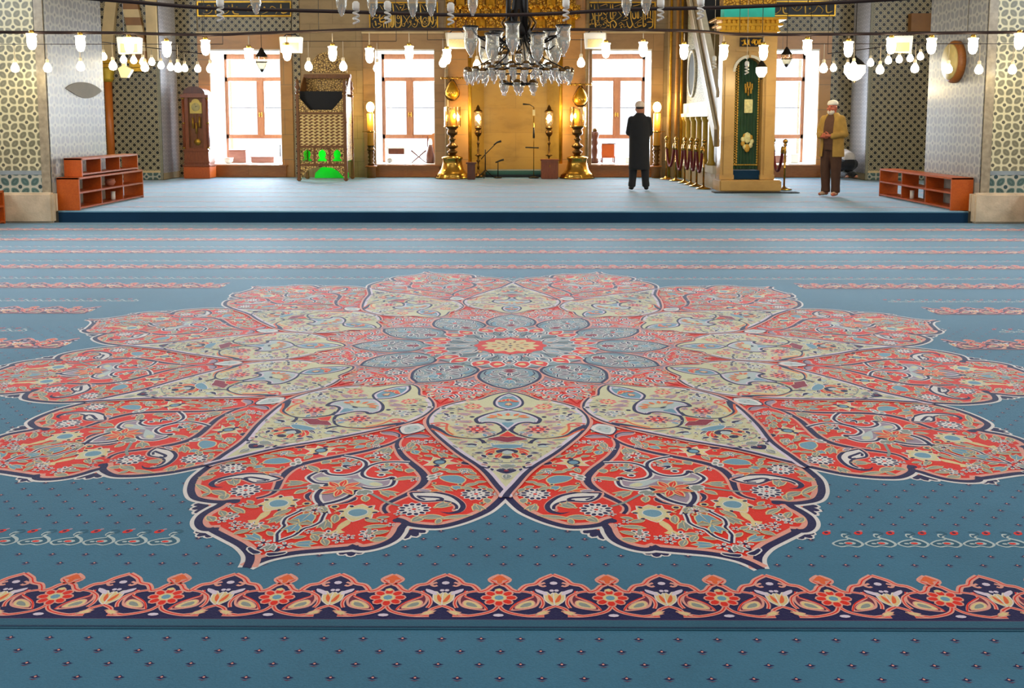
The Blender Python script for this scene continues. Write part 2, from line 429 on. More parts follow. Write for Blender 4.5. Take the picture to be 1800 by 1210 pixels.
for c, L, w, a, lo in (((2.611, .206), .095, .055, 1.2, 1), ((2.44, .215), .1, .035, 2.2, 0), ((2.35, .195), .05, .04, .3, 0), ((2.5, .40), .11, .05, 1.2, 1), ((2.654, .6), .075, .045, .6, 1), ((2.818, .41), .06, .04, -.3, 0),
        ((2.79, .46), .085, .042, 1.9, 0), ((2.765, .545), .13, .026, 2.1, 0), ((2.58, .615), .05, .03, .4, 0), ((2.351, .48), .075, .04, 1.3, 1), ((2.285, .43), .075, .04, 1.4, 0), ((2.86, .30), .1, .07, 1.6, 1), ((3.06, .29), .07, .04, 1.1, 0),
        ((3.025, .345), .06, .035, 2.2, 0), ((2.925, .29), .09, .028, 2.0, 0), ((2.126, .135), .06, .04, .6, 0), ((2.055, .165), .09, .05, 1.0, 1), ((2.67, .46), .08, .05, 2.5, 1), ((2.3, .34), .05, .022, 1.5, 0), ((2.48, .455), .05, .04, 1.2, 1),
        ((2.125, .27), .08, .04, .9, 1), ((2.0, .28), .1, .03, .9, 0), ((2.05, .36), .09, .036, .8, 1), ((2.28, .52), .09, .036, .9, 1), ((2.43, .58), .08, .03, 1.0, 0), ((2.96, .1), .09, .05, .3, 1), ((3.13, .1), .09, .05, 1.9, 1), ((3.13, .17), .06, .028, 1.9, 0),
        ((2.9, .11), .08, .03, .4, 0), ((2.34, .1), .06, .035, 1.6, 1), ((2.4, .1), .08, .022, 1.5, 0), ((2.69, .14), .06, .03, .5, 0)):
    if red_ground(c[0], c[1], min(L, w)*.6): ph.leaf(c, L, w, a, 'grey' if rnd.random() < .8 else 'slate', 'tan', .0055, lo)
ph.stroke([(2.62, .12), (2.66, .18), (2.7, .24), (2.72, .3)], 'grey', .014)
ph.fan((2.6, .085), [(2.66, .1), (2.65, .125), (2.625, .14)], 'grey', 'white', .012)
ph.fill([(2.36, .06), (2.38, .085), (2.4, .06), (2.385, .1), (2.36, .105)], 'navy', 2, 'white', .006); ph.disc((2.43, .1), .02, 'white', 8); ph.disc((2.43, .1), .012, 'navy', 7)
ph.fill([(2.68, .095), (2.73, .085), (2.77, .055), (2.75, .09), (2.71, .11)], 'navy', 2, 'pink', .006)
ph.flower((1.995, .09), .035, 6, 'white', 'grey'); ph.flower((2.09, .07), .03, 6, 'white', 'grey'); ph.flower((2.3, .43), .03, 6, 'white', 'slate'); ph.flower((2.1, .34), .036, 7, 'white', 'grey'); ph.flower((1.93, .2), .035, 6, 'white', 'slate')
ph.fill([(2.54, .335), (2.55, .37), (2.53, .40), (2.52, .36)], 'orange', 2, 'tan', .005); ph.fill([(2.55, .31), (2.555, .35), (2.54, .365), (2.535, .33)], 'mauve', 2, 'white', .004)
ph.fill([(1.952, .012), (1.908, .03), (1.885, .075), (1.9, .125), (1.925, .1), (1.93, .04)], 'mauve', 2, 'pink', .009); ph.stroke([(1.952, .012), (1.908, .03), (1.885, .075), (1.9, .125)], 'navy', .01)
ph.fill([(3.232, .012), (3.22, .045), (3.205, .07), (3.222, .07), (3.25, .03)], 'navy', 2, 'white', .006); ph.disc((3.2, .03), .016, 'navy', 7)
ph.stroke([(2.862, .05), (2.9, .06), (2.944, .071), (2.988, .058), (3.013, .04), (3.074, .034), (3.105, .019), (3.14, 0)], 'white', .026)
ph.stroke([(2.862, .05), (2.9, .06), (2.944, .071), (2.988, .058), (3.013, .04), (3.074, .034), (3.105, .019), (3.14, 0)], 'navy', .011)
# filler sprigs wherever the red ground is still empty
n = 0
for _ in range(6000):
    u = rnd.uniform(1.78, 3.16); v = rnd.uniform(.02, .62)
    r = rnd.choice((.013, .017, .022))
    if not ph.free(u, v, r) or not red_ground(u, v, r*1.9): continue
    k = rnd.random()
    if k < .5: ph.leaf((u, v), r*3.6, r*1.7, rnd.uniform(0, 3.1), 'grey', 'tan', .004, False)
    elif k < .7: ph.flower((u, v), r*1.5, 5, 'white', 'navy', 'grey')
    elif k < .85: ph.disc((u, v), r*.9, 'tan', 7); ph.disc((u, v), r*.55, 'navy', 6, occ=False)
    else: ph.stroke([(u-r, v-r), (u, v+r*.6), (u+r, v)], 'tan', .006)
    ph.occ.append((u, v, r*1.15))
pa = Pen()          # on the petal axis
pa.fill([(1.73, 0), (1.795, .062), (1.87, .035), (1.9, 0), (1.87, -.035), (1.795, -.062)], 'white', 2, 'navy', .008)
pa.fill([(1.76, 0), (1.8, .04), (1.86, .02), (1.88, 0), (1.86, -.02), (1.8, -.04)], 'pale', 2)
for v in (.018, -.018): pa.disc((1.81, v), .008, 'grey', 6)
for k in range(8):
    a = TAU*k/8+.2; pa.leaf((2.615+.052*math.cos(a), .052*math.sin(a)), .075, .03, a, 'red', 'tan', .006, False)
pa.disc((2.615, 0), .02, 'grey', 9); pa.flower((2.207, 0), .05, 6, 'white', 'red', 'navy'); pa.leaf((2.14, 0), .08, .07, 0, 'grey', 'tan'); pa.leaf((2.27, 0), .03, .06, 0, 'grey', 'tan', .004, False)
pa.leaf((2.92, 0), .1, .08, 0, 'slate', 'tan'); pa.leaf((3.02, 0), .08, .06, 0, 'slate', 'tan'); pa.flower((2.85, 0), .035, 5, 'white', 'navy', 'grey'); pa.leaf((3.19, 0), .06, .05, 0, 'grey', 'white')

# ---- cream inner petal
cb = Pen()
for m in (lambda P: P, mir): cb.stroke(m(SR), 'pink', .044, raw=True, taper=lambda t: 1.1 if t > .5 else .8)
cb.fill(cp_, 'cream', 1, smooth=False, occ=False)
for m, sg in ((lambda P: P, 1), (mir, -1)):
    cb.stroke(m(SR[24:]), 'lilac', .02, raw=True, off=.02*sg)
    cb.stroke(m(SR), 'navy', .018, raw=True, taper=lambda t: .75 if t < .5 else .75+.85*(t-.5)*2)
    cb.stroke(m([(1.266, -.166), (1.258, -.2), (1.28, -.225), (1.305, -.21)]), 'pink', .01)
ch = Pen()          # v negative half
alm = [(1.13, .004), (1.2, -.05), (1.3, -.076), (1.387, -.061), (1.45, .004)]
ch.fill(alm+[(1.3, .004)], 'slate', 3); ch.stroke(alm, 'lilac', .024, off=.008); ch.stroke(alm, 'navy', .014)
crs = [(1.448, .0), (1.478, -.059), (1.527, -.116), (1.591, -.158), (1.637, -.158), (1.671, -.14), (1.655, -.103), (1.67, -.06), (1.719, -.031), (1.785, -.004)]
ch.fill(crs+[(1.6, .004)], 'pale', 3); ch.stroke(crs, 'lilac', .02, off=.01); ch.stroke(crs, 'navy', .014, taper=lambda t: .7+.8*math.sin(math.pi*t))
ch.fill([(1.74, .004), (1.70, -.02), (1.66, -.03), (1.66, .004)], 'slate', 2)
arc = [(1.70, -.388), (1.745, -.36), (1.80, -.315), (1.857, -.278), (1.888, -.222), (1.903, -.158), (1.891, -.104), (1.842, -.051), (1.785, -.018), (1.727, -.03)]
ch.stroke(arc[1:6], 'orange', .026, off=-.012, taper=lambda t: 1-t); ch.stroke(arc, 'navy', .015, taper=lambda t: .6+.9*abs(2*t-1))
ch.stroke([(1.901, -.185), (1.909, -.14), (1.939, -.116), (1.972, -.106)], 'navy', .016, taper=lambda t: .6+t)
ch.stroke([(1.70, -.388), (1.74, -.352), (1.772, -.325), (1.81, -.30)], 'navy', .03, taper=lambda t: 1.1-t)
ch.stroke([(1.68, -.385), (1.665, -.34), (1.68, -.305), (1.71, -.30), (1.72, -.33), (1.70, -.355), (1.685, -.335)], 'pink', .022); ch.stroke([(1.68, -.385), (1.665, -.34), (1.68, -.305), (1.71, -.30), (1.72, -.33), (1.70, -.355), (1.685, -.335)], 'red', .009)
ch.stroke([(1.70, -.29), (1.76, -.285), (1.81, -.27), (1.855, -.245)], 'tan', .03, taper=lambda t: .5+.6*math.sin(math.pi*t)); ch.stroke([(1.69, -.30), (1.76, -.30), (1.81, -.285), (1.85, -.26)], 'orange', .013)
ch.rosette((1.764, -.148), .062, dot='navy', mid='red', core='white', n=8, out='pink'); ch.flower((1.584, -.276), .06, 8, 'white', 'pale', 'navy'); ch.rosette((1.387, -.186), .046, dot='red', mid='tan', core='navy', n=8, out='pink')
for c, L, w, a in (((1.743, -.245), .09, .04, 1.1), ((1.478, -.17), .1, .05, 1.4), ((1.425, -.105), .06, .05, 1.0), ((1.645, -.215), .09, .035, 1.5), ((1.52, -.225), .08, .035, 1.2), ((1.69, -.09), .05, .03, .8), ((1.82, -.1), .05, .03, 1.3)): ch.leaf(c, L, w, a, 'mauve', 'pink', .005)
for c, L, w, a in (((1.36, -.27), .06, .014, 1.4), ((1.919, -.247), .08, .02, 1.3), ((1.45, -.30), .05, .014, 1.2), ((1.56, -.37), .05, .012, 0.5), ((2.02, -.24), .05, .014, .6), ((1.62, -.33), .05, .014, .7)): ch.leaf(c, L, w, a, 'grey', None, .004, False)
ch.fill([(1.975, -.165), (1.985, -.215), (1.995, -.18), (2.02, -.19), (2.01, -.15), (1.99, -.14)], 'navy', 2, 'white', .005); ch.leaf((2.015, -.165), .05, .03, 1.5, 'pale', 'grey', .003, False)
ch.disc((1.42, -.34), .022, 'white', 8); ch.disc((1.42, -.34), .013, 'navy', 7); ch.leaf((1.425, -.30), .05, .018, 1.5, 'navy', None, .003, False); ch.disc((1.567, -.183), .014, 'navy', 6); ch.disc((1.50, -.29), .012, 'navy', 6)
ch.stroke([(2.229, .0), (2.217, -.085), (2.182, -.116), (2.169, -.09), (2.185, -.08)], 'grey', .008); ch.stroke([(2.16, -.15), (2.12, -.155), (2.095, -.14), (2.076, -.105)], 'grey', .007); ch.stroke([(2.265, -.125), (2.285, -.10), (2.295, -.08), (2.27, -.075)], 'navy', .012)
ch.leaf((2.06, -.055), .12, .035, 2.2, 'red', 'tan', .005, False); ch.leaf((2.1, -.07), .1, .03, 2.6, 'red', 'tan', .005, False); ch.leaf((2.14, -.035), .07, .03, 2.8, 'red', 'tan', .005, False); ch.leaf((2.04, -.08), .07, .02, 1.9, 'navy', 'white', .004, False); ch.disc((2.12, -.075), .013, 'navy', 6)
ch.fill([(2.32, -.045), (2.345, -.03), (2.365, 0), (2.33, .004), (2.30, -.015)], 'navy', 2, 'white', .004)
ca_ = Pen()
ca_.fill([(1.918, -.095), (1.898, -.077), (1.87, -.03), (1.862, 0), (1.87, .03), (1.898, .077), (1.918, .095), (1.94, .04), (1.96, 0), (1.94, -.04)], 'crimson', 2, 'white', .005)
ca_.fill([(1.80, 0), (1.868, -.04), (1.88, 0), (1.868, .04)], 'red', 1, 'tan', .006, smooth=False)
for k in range(5):
    a = (k-2)*.62; ca_.leaf((1.30-.03*math.cos(a), .034*math.sin(a)), .05, .026, a+math.pi, 'red', 'tan', .004, False)
ca_.leaf((1.345, 0), .05, .03, 0, 'tan', 'red', .004); ca_.disc((1.20, 0), .018, 'pale', 8)
for k in range(7):
    a = math.pi*(k/6)+math.pi/2; ca_.leaf((1.575+.045*math.cos(a), .085*math.sin(a)), .05, .022, a, 'orange', 'tan', .004, False)
ca_.disc((1.58, 0), .03, 'cream', 9, .06); ca_.leaf((1.62, 0), .02, .04, 0, 'navy', None, .003, False)
ca_.fill([(2.0, -.07), (2.03, -.06), (2.05, 0), (2.03, .06), (2.0, .07), (1.99, 0)], 'slate', 2, 'white', .005)
ca_.fill([(2.05, 0), (2.075, .05), (2.11, .04), (2.09, .0), (2.11, -.04), (2.075, -.05)], 'navy', 2, 'tan', .006); ca_.leaf((2.1, 0), .05, .05, 0, 'pale', 'white', .003, False); ca_.disc((2.16, 0), .02, 'navy', 7, .026)
ca_.leaf((2.275, 0), .05, .075, 0, 'grey', 'white', .004, False); ca_.disc((2.33, 0), .012, 'crimson', 6); ca_.leaf((2.4, 0), .06, .04, 0, 'grey', 'white', .004, False)

# ---- inner field: scrolls, blue palmettes, red crescents and the centre
inn = Pen(); inn.disc((0, 0), 1.13, 'mauve', 96, occ=False)
ih = Pen()
ih.fill([(1.06, -.26), (1.0, -.17), (.93, -.13), (.9, -.242), (.99, -.262), (1.25, -.33), (1.32, -.34), (1.2, -.24)], 'red', 1, smooth=False, occ=False)
ih.fill([(.86, -.22), (.9, -.16), (1.0, -.12), (1.1, -.05), (1.16, -.12), (1.2, -.2), (1.25, -.25), (1.33, -.345), (1.2, -.32), (1.0, -.265)], 'red', 1, smooth=False, occ=False)
ih.rosette((.947, -.252), .062, dot='navy', mid='white', core='red', n=8)
for P in ([(1.0, -.1), (1.05, -.05), (1.03, -.12), (.985, -.12), (.975, -.08), (1.0, -.06)], [(1.07, -.24), (1.13, -.2), (1.16, -.24), (1.13, -.27), (1.1, -.25), (1.12, -.23)], [(1.02, -.2), (1.05, -.15), (1.09, -.14), (1.1, -.18), (1.07, -.19)], [(1.15, -.3), (1.2, -.28), (1.24, -.3), (1.2, -.32)], [(.87, -.2), (.9, -.17), (.93, -.19), (.9, -.21)]):
    ih.stroke(P, 'white', .026); ih.stroke(P, 'navy', .009)
for c, L, w, a in (((1.1, -.12), .08, .03, -.6), ((1.2, -.24), .07, .03, -.3), ((1.02, -.23), .07, .03, 1.2), ((1.17, -.17), .06, .03, 0.3), ((1.25, -.28), .08, .04, -.3)): ih.leaf(c, L, w, a, 'grey', 'pink', .005)
pl = [(.57, 0), (.585, -.07), (.62, -.13), (.674, -.168), (.767, -.182), (.84, -.172), (.9, -.148), (.96, -.11), (1.006, -.075), (1.06, 0)]
SP = smooth_pts(pl, False, 4)
ip = Pen()
for m in (lambda P: P, mir): ip.stroke(m(SP), 'pink', .05, raw=True)
ip.fill(SP+[(u, -v) for u, v in reversed(SP[1:-1])], 'greyblue', 1, smooth=False, occ=False)
for m in (lambda P: P, mir):
    ip.stroke(m(SP), 'navy', .018, raw=True); ip.stroke(m([(.62, -.05), (.66, -.11), (.74, -.13), (.8, -.1), (.77, -.07)]), 'slate', .022); ip.stroke(m([(.66, -.14), (.72, -.15), (.77, -.13)]), 'navy', .008); ip.stroke(m([(.9, -.12), (.94, -.08), (.98, -.05)]), 'slate', .016)
    ip.leaf((.88, -.1*(1 if m is mir else -1)), .07, .03, .4, 'grey', 'white', .004)
for k in range(7):
    a = math.pi+(k-3)*.5; ip.leaf((.81+.075*math.cos(a), .09*math.sin(a)), .085, .026, math.atan2(.09*math.sin(a), .075*math.cos(a)), 'navy', 'white', .007, False)
ip.fill([(.61, 0), (.64, .045), (.68, .03), (.7, 0), (.68, -.03), (.64, -.045)], 'crimson', 2, 'white', .008); ip.leaf((.9, 0), .1, .07, 0, 'slate', 'white'); ip.leaf((.99, 0), .06, .035, 0, 'grey', 'white', .004, False); ip.disc((.84, 0), .018, 'red', 7)
ic = Pen(); ic.disc((0, 0), .585, 'greyblue', 72, occ=False)
for k in range(12):
    t = R(30*k); rot = lambda P, t=t: [(u*math.cos(t)-v*math.sin(t), u*math.sin(t)+v*math.cos(t)) for u, v in P]
    for sg in (1, -1):
        P = rot([(.53, .035*sg), (.48, .03*sg), (.435, .06*sg), (.435, .1*sg), (.47, .125*sg), (.53, .115*sg), (.585, .085*sg), (.56, .06*sg)])
        ic.fill(P, 'red', 2, 'white', .01)
        ic.fill(rot([(.49, .05*sg), (.47, .085*sg), (.52, .1*sg), (.52, .06*sg)]), 'tan', 2)
    ic.stroke(rot([(.25, 0), (.31, .045), (.37, .02), (.43, .04), (.5, .0), (.43, -.04), (.37, -.02), (.31, -.045), (.25, 0)]), 'white', .03); ic.stroke(rot([(.25, 0), (.31, .045), (.37, .02), (.43, .04), (.5, .0), (.43, -.04), (.37, -.02), (.31, -.045), (.25, 0)]), 'navy', .009)
    ic.leaf(rot([(.33, 0)])[0], .09, .04, t, 'slate', 'white', .005, False); ic.disc(rot([(.42, 0)])[0], .016, 'navy', 7); ic.leaf(rot([(.36, .1)])[0], .12, .03, t+.26, 'grey', 'navy', .005, False)
    ic.stroke(rot([(.27, .07), (.33, .075), (.4, .07), (.42, .1), (.39, .125)]), 'navy', .008)
ic.lobes((0, 0), .235, 12, 'red', .05); ic.lobes((0, 0), .175, 12, 'tan', .12)
for k in range(12):
    a = R(30*k+15); ic.disc((.11*math.cos(a), .11*math.sin(a)), .022, 'wine' if k % 2 else 'orange', 6, .01, a, False)
for k in range(6):
    a = R(60*k); ic.disc((.055*math.cos(a), .055*math.sin(a)), .016, 'wine', 6, .008, a, False)
ic.disc((0, 0), .016, 'navy', 6)

for P in ([(.66, .02), (.64, .07), (.68, .1), (.71, .07), (.69, .05)], [(.9, .04), (.93, .09), (.9, .12), (.87, .1)], [(.97, .02), (.995, .05), (.97, .065)], [(.78, .12), (.83, .15), (.86, .12)]):
    for m in (lambda P: P, mir): ip.stroke(m(P), 'white', .02); ip.stroke(m(P), 'navy', .009)
def sprig(pen, n, box, test, cols, rmin=.008):
    for _ in range(n):
        u, v = rnd.uniform(box[0], box[1]), rnd.uniform(box[2], box[3]); r = rnd.choice((rmin, rmin*1.4, rmin*1.9))
        if not test(u, v) or not pen.free(u, v, r): continue
        k = rnd.random(); c1, c2 = rnd.choice(cols)
        if k < .5: pen.leaf((u, v), r*3.4, r*1.7, rnd.uniform(0, 3.1), c1, c2, .0045, False)
        elif k < .75: pen.stroke([(u-r*1.3, v-r), (u-r*.2, v+r), (u+r*1.2, v+r*.3), (u+r*.5, v-r*.8)], c2, r*.9); pen.stroke([(u-r*1.3, v-r), (u-r*.2, v+r), (u+r*1.2, v+r*.3), (u+r*.5, v-r*.8)], c1, r*.4)
        else: pen.disc((u, v), r*1.1, c2, 8); pen.disc((u, v), r*.6, c1, 7, occ=False)
        pen.occ.append((u, v, r*1.2))
sprig(ip, 1500, (.6, 1.04, -.17, .17), lambda u, v: abs(v) < .165*math.sin(math.pi*min(1, max(0, (u-.56)/.5)))**.8-.02, [('navy', 'white'), ('slate', 'white'), ('grey', 'navy'), ('wine', 'pink'), ('cream', 'grey')])
sprig(ih, 2500, (.86, 1.33, -.34, -.02), lambda u, v: -v < u*math.tan(R(15))-.01 and (u > 1.0 or -v > .16) and -v > (u-1.06)*1.1+.01 and u < 1.28, [('navy', 'white'), ('grey', 'pink'), ('tan', 'white'), ('red', 'tan'), ('cream', 'navy')])
sprig(ic, 2500, (-.58, .58, -.58, .58), lambda u, v: .26 < math.hypot(u, v) < .57, [('navy', 'white'), ('slate', 'white'), ('grey', 'navy'), ('red', 'white'), ('tan', 'red')], .009)
sprig(ch, 900, (1.2, 2.35, -.36, -.02), lambda u, v: -v < (.36 if 1.4 < u < 1.8 else .36*(2.45-u)/.7 if u > 1.8 else .36*(u-1.1)/.35), [('grey', 'tan'), ('navy', 'white'), ('mauve', 'pink'), ('slate', 'white')], .007)

# ---- saf border: one period (.352 m wide) mirrored about the flower
bw = .3515
bo = Pen()
edge = [(0, .287), (.012, .278), (.03, .256), (.018, .236), (.006, .226), (.024, .212), (.04, .186), (.062, .175), (.072, .194), (.088, .217), (.117, .228), (.137, .26), (.1757, .292)]
SE = smooth_pts(edge, False, 3)
full = SE+[(x, 0) for x in (.1757,)]+[(-.1757, 0)]+[(-x, y) for x, y in reversed(SE[1:])]
bo.fill([p for p in full], 'navy', 1, smooth=False)
for sg in (1, -1):
    M = lambda P, sg=sg: [(x*sg, y) for x, y in P]
    for P_, c, w, o in ((SE, 'pink', .021, 0), (SE, 'red', .005, 0), ):
        bo.stroke(M(P_), c, w, raw=True, off=o)
    bo.fill(M([(.034, .056), (.05, .098), (.08, .124), (.104, .146), (.1, .18), (.12, .16), (.129, .13), (.126, .1), (.113, .075), (.08, .06)]), 'pink', 3)
    bo.fill(M([(.044, .062), (.056, .094), (.084, .117), (.109, .138), (.112, .15), (.12, .128), (.118, .1), (.106, .08), (.08, .067)]), 'wine', 3)
    bo.stroke(M([(.034, .056), (.055, .1), (.085, .128), (.112, .15), (.108, .18)]), 'red', .005)
    bo.fill(M([(.053, .068), (.068, .098), (.1, .116), (.111, .1), (.1, .078)]), 'tan', 3, 'pink', .004); bo.fill(M([(.066, .075), (.078, .096), (.098, .105), (.102, .093), (.092, .081)]), 'grey', 3)
    bo.stroke(M([(.07, .178), (.10, .168), (.13, .14), (.138, .1), (.13, .07)]), 'pink', .013); bo.stroke(M([(.07, .178), (.10, .168), (.13, .14), (.138, .1), (.13, .07)]), 'red', .004)
    for P_ in ([(0, .086), (.016, .055), (.047, .035), (.093, .022), (.14, .022)], [(.1757, .084), (.146, .063), (.131, .035), (.093, .022)]):
        bo.stroke(M(P_), 'pink', .015); bo.stroke(M(P_), 'red', .005)
    bo.leaf((.135*sg, .04), .05, .018, .5*sg, 'tan', 'pink', .004)
    bo.fill(M([(.1757, .092), (.16, .1), (.146, .125), (.146, .175), (.162, .155), (.1757, .165)]), 'tan', 3, 'white', .004); bo.fill(M([(.1757, .105), (.163, .11), (.155, .135), (.158, .155), (.17, .13)]), 'orange', 2)
    bo.fill(M([(.15, .15), (.12, .172), (.116, .192), (.14, .18), (.153, .165)]), 'lilac', 2); bo.disc((.168*sg, .182), .008, 'lilac', 6); bo.disc((.1757*sg, .232), .013, 'lilac', 8, .011); bo.stroke(M([(.148, .235), (.13, .222), (.14, .21), (.15, .215)]), 'pink', .01)
bo.fill([(0, .287), (.02, .265), (.028, .255), (.01, .25), (.008, .235), (0, .228), (-.008, .235), (-.01, .25), (-.028, .255), (-.02, .265)], 'orange', 2, 'pink', .005)
for k in range(8):
    a = TAU*k/8; bo.disc((.038*math.cos(a), .134+.036*math.sin(a)), .021, 'pink', 8, .018, a, False); 
for k in range(8):
    a = TAU*k/8; bo.disc((.038*math.cos(a), .134+.036*math.sin(a)), .016, 'red', 8, .012, a, False)
bo.disc((0, .134), .024, 'tan', 10); bo.disc((0, .134), .015, 'slate', 8); bo.disc((0, .025), .017, 'lilac', 8, .009); bo.leaf((0, .185), .02, .026, 1.57, 'tan', None, .003, False)
bo.fill([(-.1757, -.012), (.1757, -.012), (.1757, 0), (-.1757, 0)], 'wine', 1, smooth=False); bo.fill([(-.1757, -.007), (.1757, -.007), (.1757, -.002), (-.1757, -.002)], 'pink', 1, smooth=False)

# grey paisley row between two safs
gp = Pen()
gp.fill([(-.055, 0), (-.03, -.028), (0, -.02), (.03, -.03), (.06, -.005), (.05, .03), (.02, .055), (.035, .075), (.01, .085), (.0, .06), (.015, .04), (-.02, .03)], 'pale', 3)
gp.fill([(-.046, 0), (-.028, -.02), (0, -.013), (.03, -.022), (.05, -.003), (.04, .022), (.01, .05), (.022, .07), (.01, .075), (.006, .055), (.018, .035), (-.02, .022)], 'teal', 3)
gp.disc((.012, .005), .022, 'pale', 8, .012); gp.disc((.008, .004), .014, 'red', 7, .008); gp.disc((-.02, .002), .01, 'pale', 6, .006)
gp.disc((-.045, .09), .02, 'red', 8, .014, .7); gp.disc((-.045, .092), .008, 'navy', 6); gp.disc((-.03, .108), .008, 'mauve', 6)
gp.stroke([(.02, .07), (.04, .085), (.03, .1), (.01, .098)], 'teal', .01)
# tiny flower sprinkle
dt = Pen(); dt.fill([(-.016, .002), (-.006, .006), (0, .014), (.006, .006), (.016, .002), (0, -.006)], 'navy', 1, smooth=False); dt.disc((0, .004), .004, 'pink', 5); dt.fill([(-.014, -.006), (0, -.009), (.014, -.006), (0, -.013)], 'wine', 1, smooth=False)

def build_carpets():
    w = Weave(); Z0 = .004
    w.base(-10.4, 10.4, 2.728, 14.325, 0.0, Z0, 'blue')
    w.mb.box(-10.4, 10.4, 2.712, 2.768, .0, .0055, CC['teal'])
    w.mb.box(-10.4, 10.4, 2.72, 2.728, .0, .0062, CC['deep'])
    # sprinkle, staggered rows
    for r in range(2, 64):
        y = 2.736+.0667*r
        if y < 3.08: continue
        half = (r % 2)*.058
        for k in range(-60, 61):
            x = k*.1163+half
            if abs(x-XC) > .56*y+1.2: continue
            if math.hypot(x, y-MY) < 2.2: continue
            if any(-.03 < y-(2.77+1.168*q) < .31 for q in range(12)): continue
            if 3.26 < y < 3.41 and abs(x) > 1.13: continue
            w.stamp(dt, lambda a, b, x=x, y=y: (x+a, y+b), Z0+.0002, 2e-5)
    # saf rows; the medallion interrupts the first ones
    gap = {0: 0, 1: 99, 2: 99, 3: 3.05, 4: 3.2, 5: 2.55}
    for q in range(10):
        y = 2.77+1.168*q
        for k in range(-24, 25):
            x = -.01+bw*k
            if abs(x) > .6*y+2.2 or abs(x) < gap.get(q, 0)+.1*(q in gap and gap[q] > 0): continue
            w.stamp(bo, lambda a, b, x=x, y=y: (x+a, y+b), Z0+.0004, 1.2e-5)
        y2 = y+.535
        for k in range(-60, 61):
            x = .0585+.1165*k
            lim = {0: 1.13, 1: 99, 2: 3.6, 3: 3.55, 4: 3.1}.get(q, 0)
            if abs(x) > .6*y2+2 or abs(x) < lim: continue
            w.stamp(gp, lambda a, b, x=x, y=y2: (x+a, y+b), Z0+.0004, 1.2e-5)
    def loc(th, fl=1):
        d = (math.sin(th), -math.cos(th)); e = (math.cos(th), math.sin(th))
        return lambda u, v: (u*d[0]+fl*v*e[0], MY+u*d[1]+fl*v*e[1])
    for k in range(12):
        w.stamp(pb, loc(R(15+30*k)), Z0+.0005, 5e-6)
    for k in range(12):
        th = R(15+30*k)
        w.stamp(ph, loc(th), Z0+.0009, 2.4e-6); w.stamp(ph, loc(th, -1), Z0+.0009+1.2e-6, 2.4e-6); w.stamp(pa, loc(th), Z0+.0026, 5e-6)
    for k in range(12): w.stamp(ih, loc(R(30*k)), Z0+.0029, 2e-6); w.stamp(ih, loc(R(30*k), -1), Z0+.0029+1e-6, 2e-6)
    for k in range(12): w.stamp(cb, loc(R(30*k)), Z0+.0036, 5e-6)
    for k in range(12):
        w.stamp(ch, loc(R(30*k)), Z0+.0038, 3e-6); w.stamp(ch, loc(R(30*k), -1), Z0+.0038+1.5e-6, 3e-6); w.stamp(ca_, loc(R(30*k)), Z0+.0050, 5e-6)
    w.stamp(inn, loc(0), Z0+.0028)
    for k in range(12): w.stamp(ip, loc(R(30*k)), Z0+.0044, 3e-6)
    w.stamp(ic, loc(0), Z0+.0055, 3e-6)
    o = w.mb.obj('carpet', fix=False)
    tag(o, 'huge blue wall-to-wall carpet with a twelve-petalled red and cream medallion and patterned prayer rows', 'carpet')
    # front strip beyond the seam
    w = Weave(); w.base(-6, 6, -1.5, 2.709, 0.0, .004, 'blue')
    for r in range(0, 22):
        y = 2.736-.0667*(r)-.01
        if y > 2.70: continue
        for k in range(-22, 23):
            x = k*.1145+(r % 2)*.057
            if abs(x-XC) > .56*y+.9: continue
            w.stamp(dt, lambda a, b, x=x, y=y: (x+a, y+b), .0042, 2e-5)
    tag(w.mb.obj('carpet', fix=False), 'plain blue carpet strip sprinkled with tiny dark flowers, nearest the camera', 'carpet')
build_carpets()
# ------------------------------------------------------------------ materials of the building
def tile_mat(name, axes, cell, bg, petal, line, dot, off=(0, 0), rough=.22, mott=.25, dotr=.2):
    """glazed tile: four-petal flowers on a square lattice with small diamonds between"""
    if name in MATS: return MATS[name]
    t = NT(name); p = t.sep(t.pos())
    u = t.math('MULTIPLY_ADD', p[axes[0]], 1/cell, off[0]+100); v = t.math('MULTIPLY_ADD', p[axes[1]], 1/cell, off[1]+100)
    a = t.math('PINGPONG', u, 1.0); b = t.math('PINGPONG', v, 1.0)
    def dist(x0, y0):
        dx = t.math('SUBTRACT', a, x0); dy = t.math('SUBTRACT', b, y0)
        return t.math('SQRT', t.math('ADD', t.math('MULTIPLY', dx, dx), t.math('MULTIPLY', dy, dy)))
    big = t.math('MAXIMUM', dist(.66, .34), dist(.34, .66)); small = t.math('MINIMUM', dist(1, 0), dist(0, 1))
    pet = t.math('LESS_THAN', big, .565); mid = t.math('LESS_THAN', big, .43); core = t.math('LESS_THAN', big, .36); dm = t.math('LESS_THAN', small, dotr); dm2 = t.math('LESS_THAN', small, dotr*1.5)
    n = t.noise(2.2, 4, .6, t.pos()); g = t.noise(30, 3, .6, t.pos())
    def var(c, k): c = srgb(c); return t.ramp(n, [(.3, tuple(q*(1-k) for q in c[:3])+(1,)), (.72, tuple(min(1, q*(1+k)) for q in c[:3])+(1,))])
    col = t.mix(pet, var(line, mott*.6), var(petal, mott)); col = t.mix(mid, col, var(bg, mott)); col = t.mix(core, col, var(petal, mott)); col = t.mix(dm2, col, srgb(line)); col = t.mix(dm, col, srgb(dot))
    h = t.math('ADD', t.math('MULTIPLY', pet, -.5), t.math('MULTIPLY', g, .5))
    t.bsdf(col, rough, 0, t.bump(h, .25, .004)); MATS[name] = t.m; return t.m
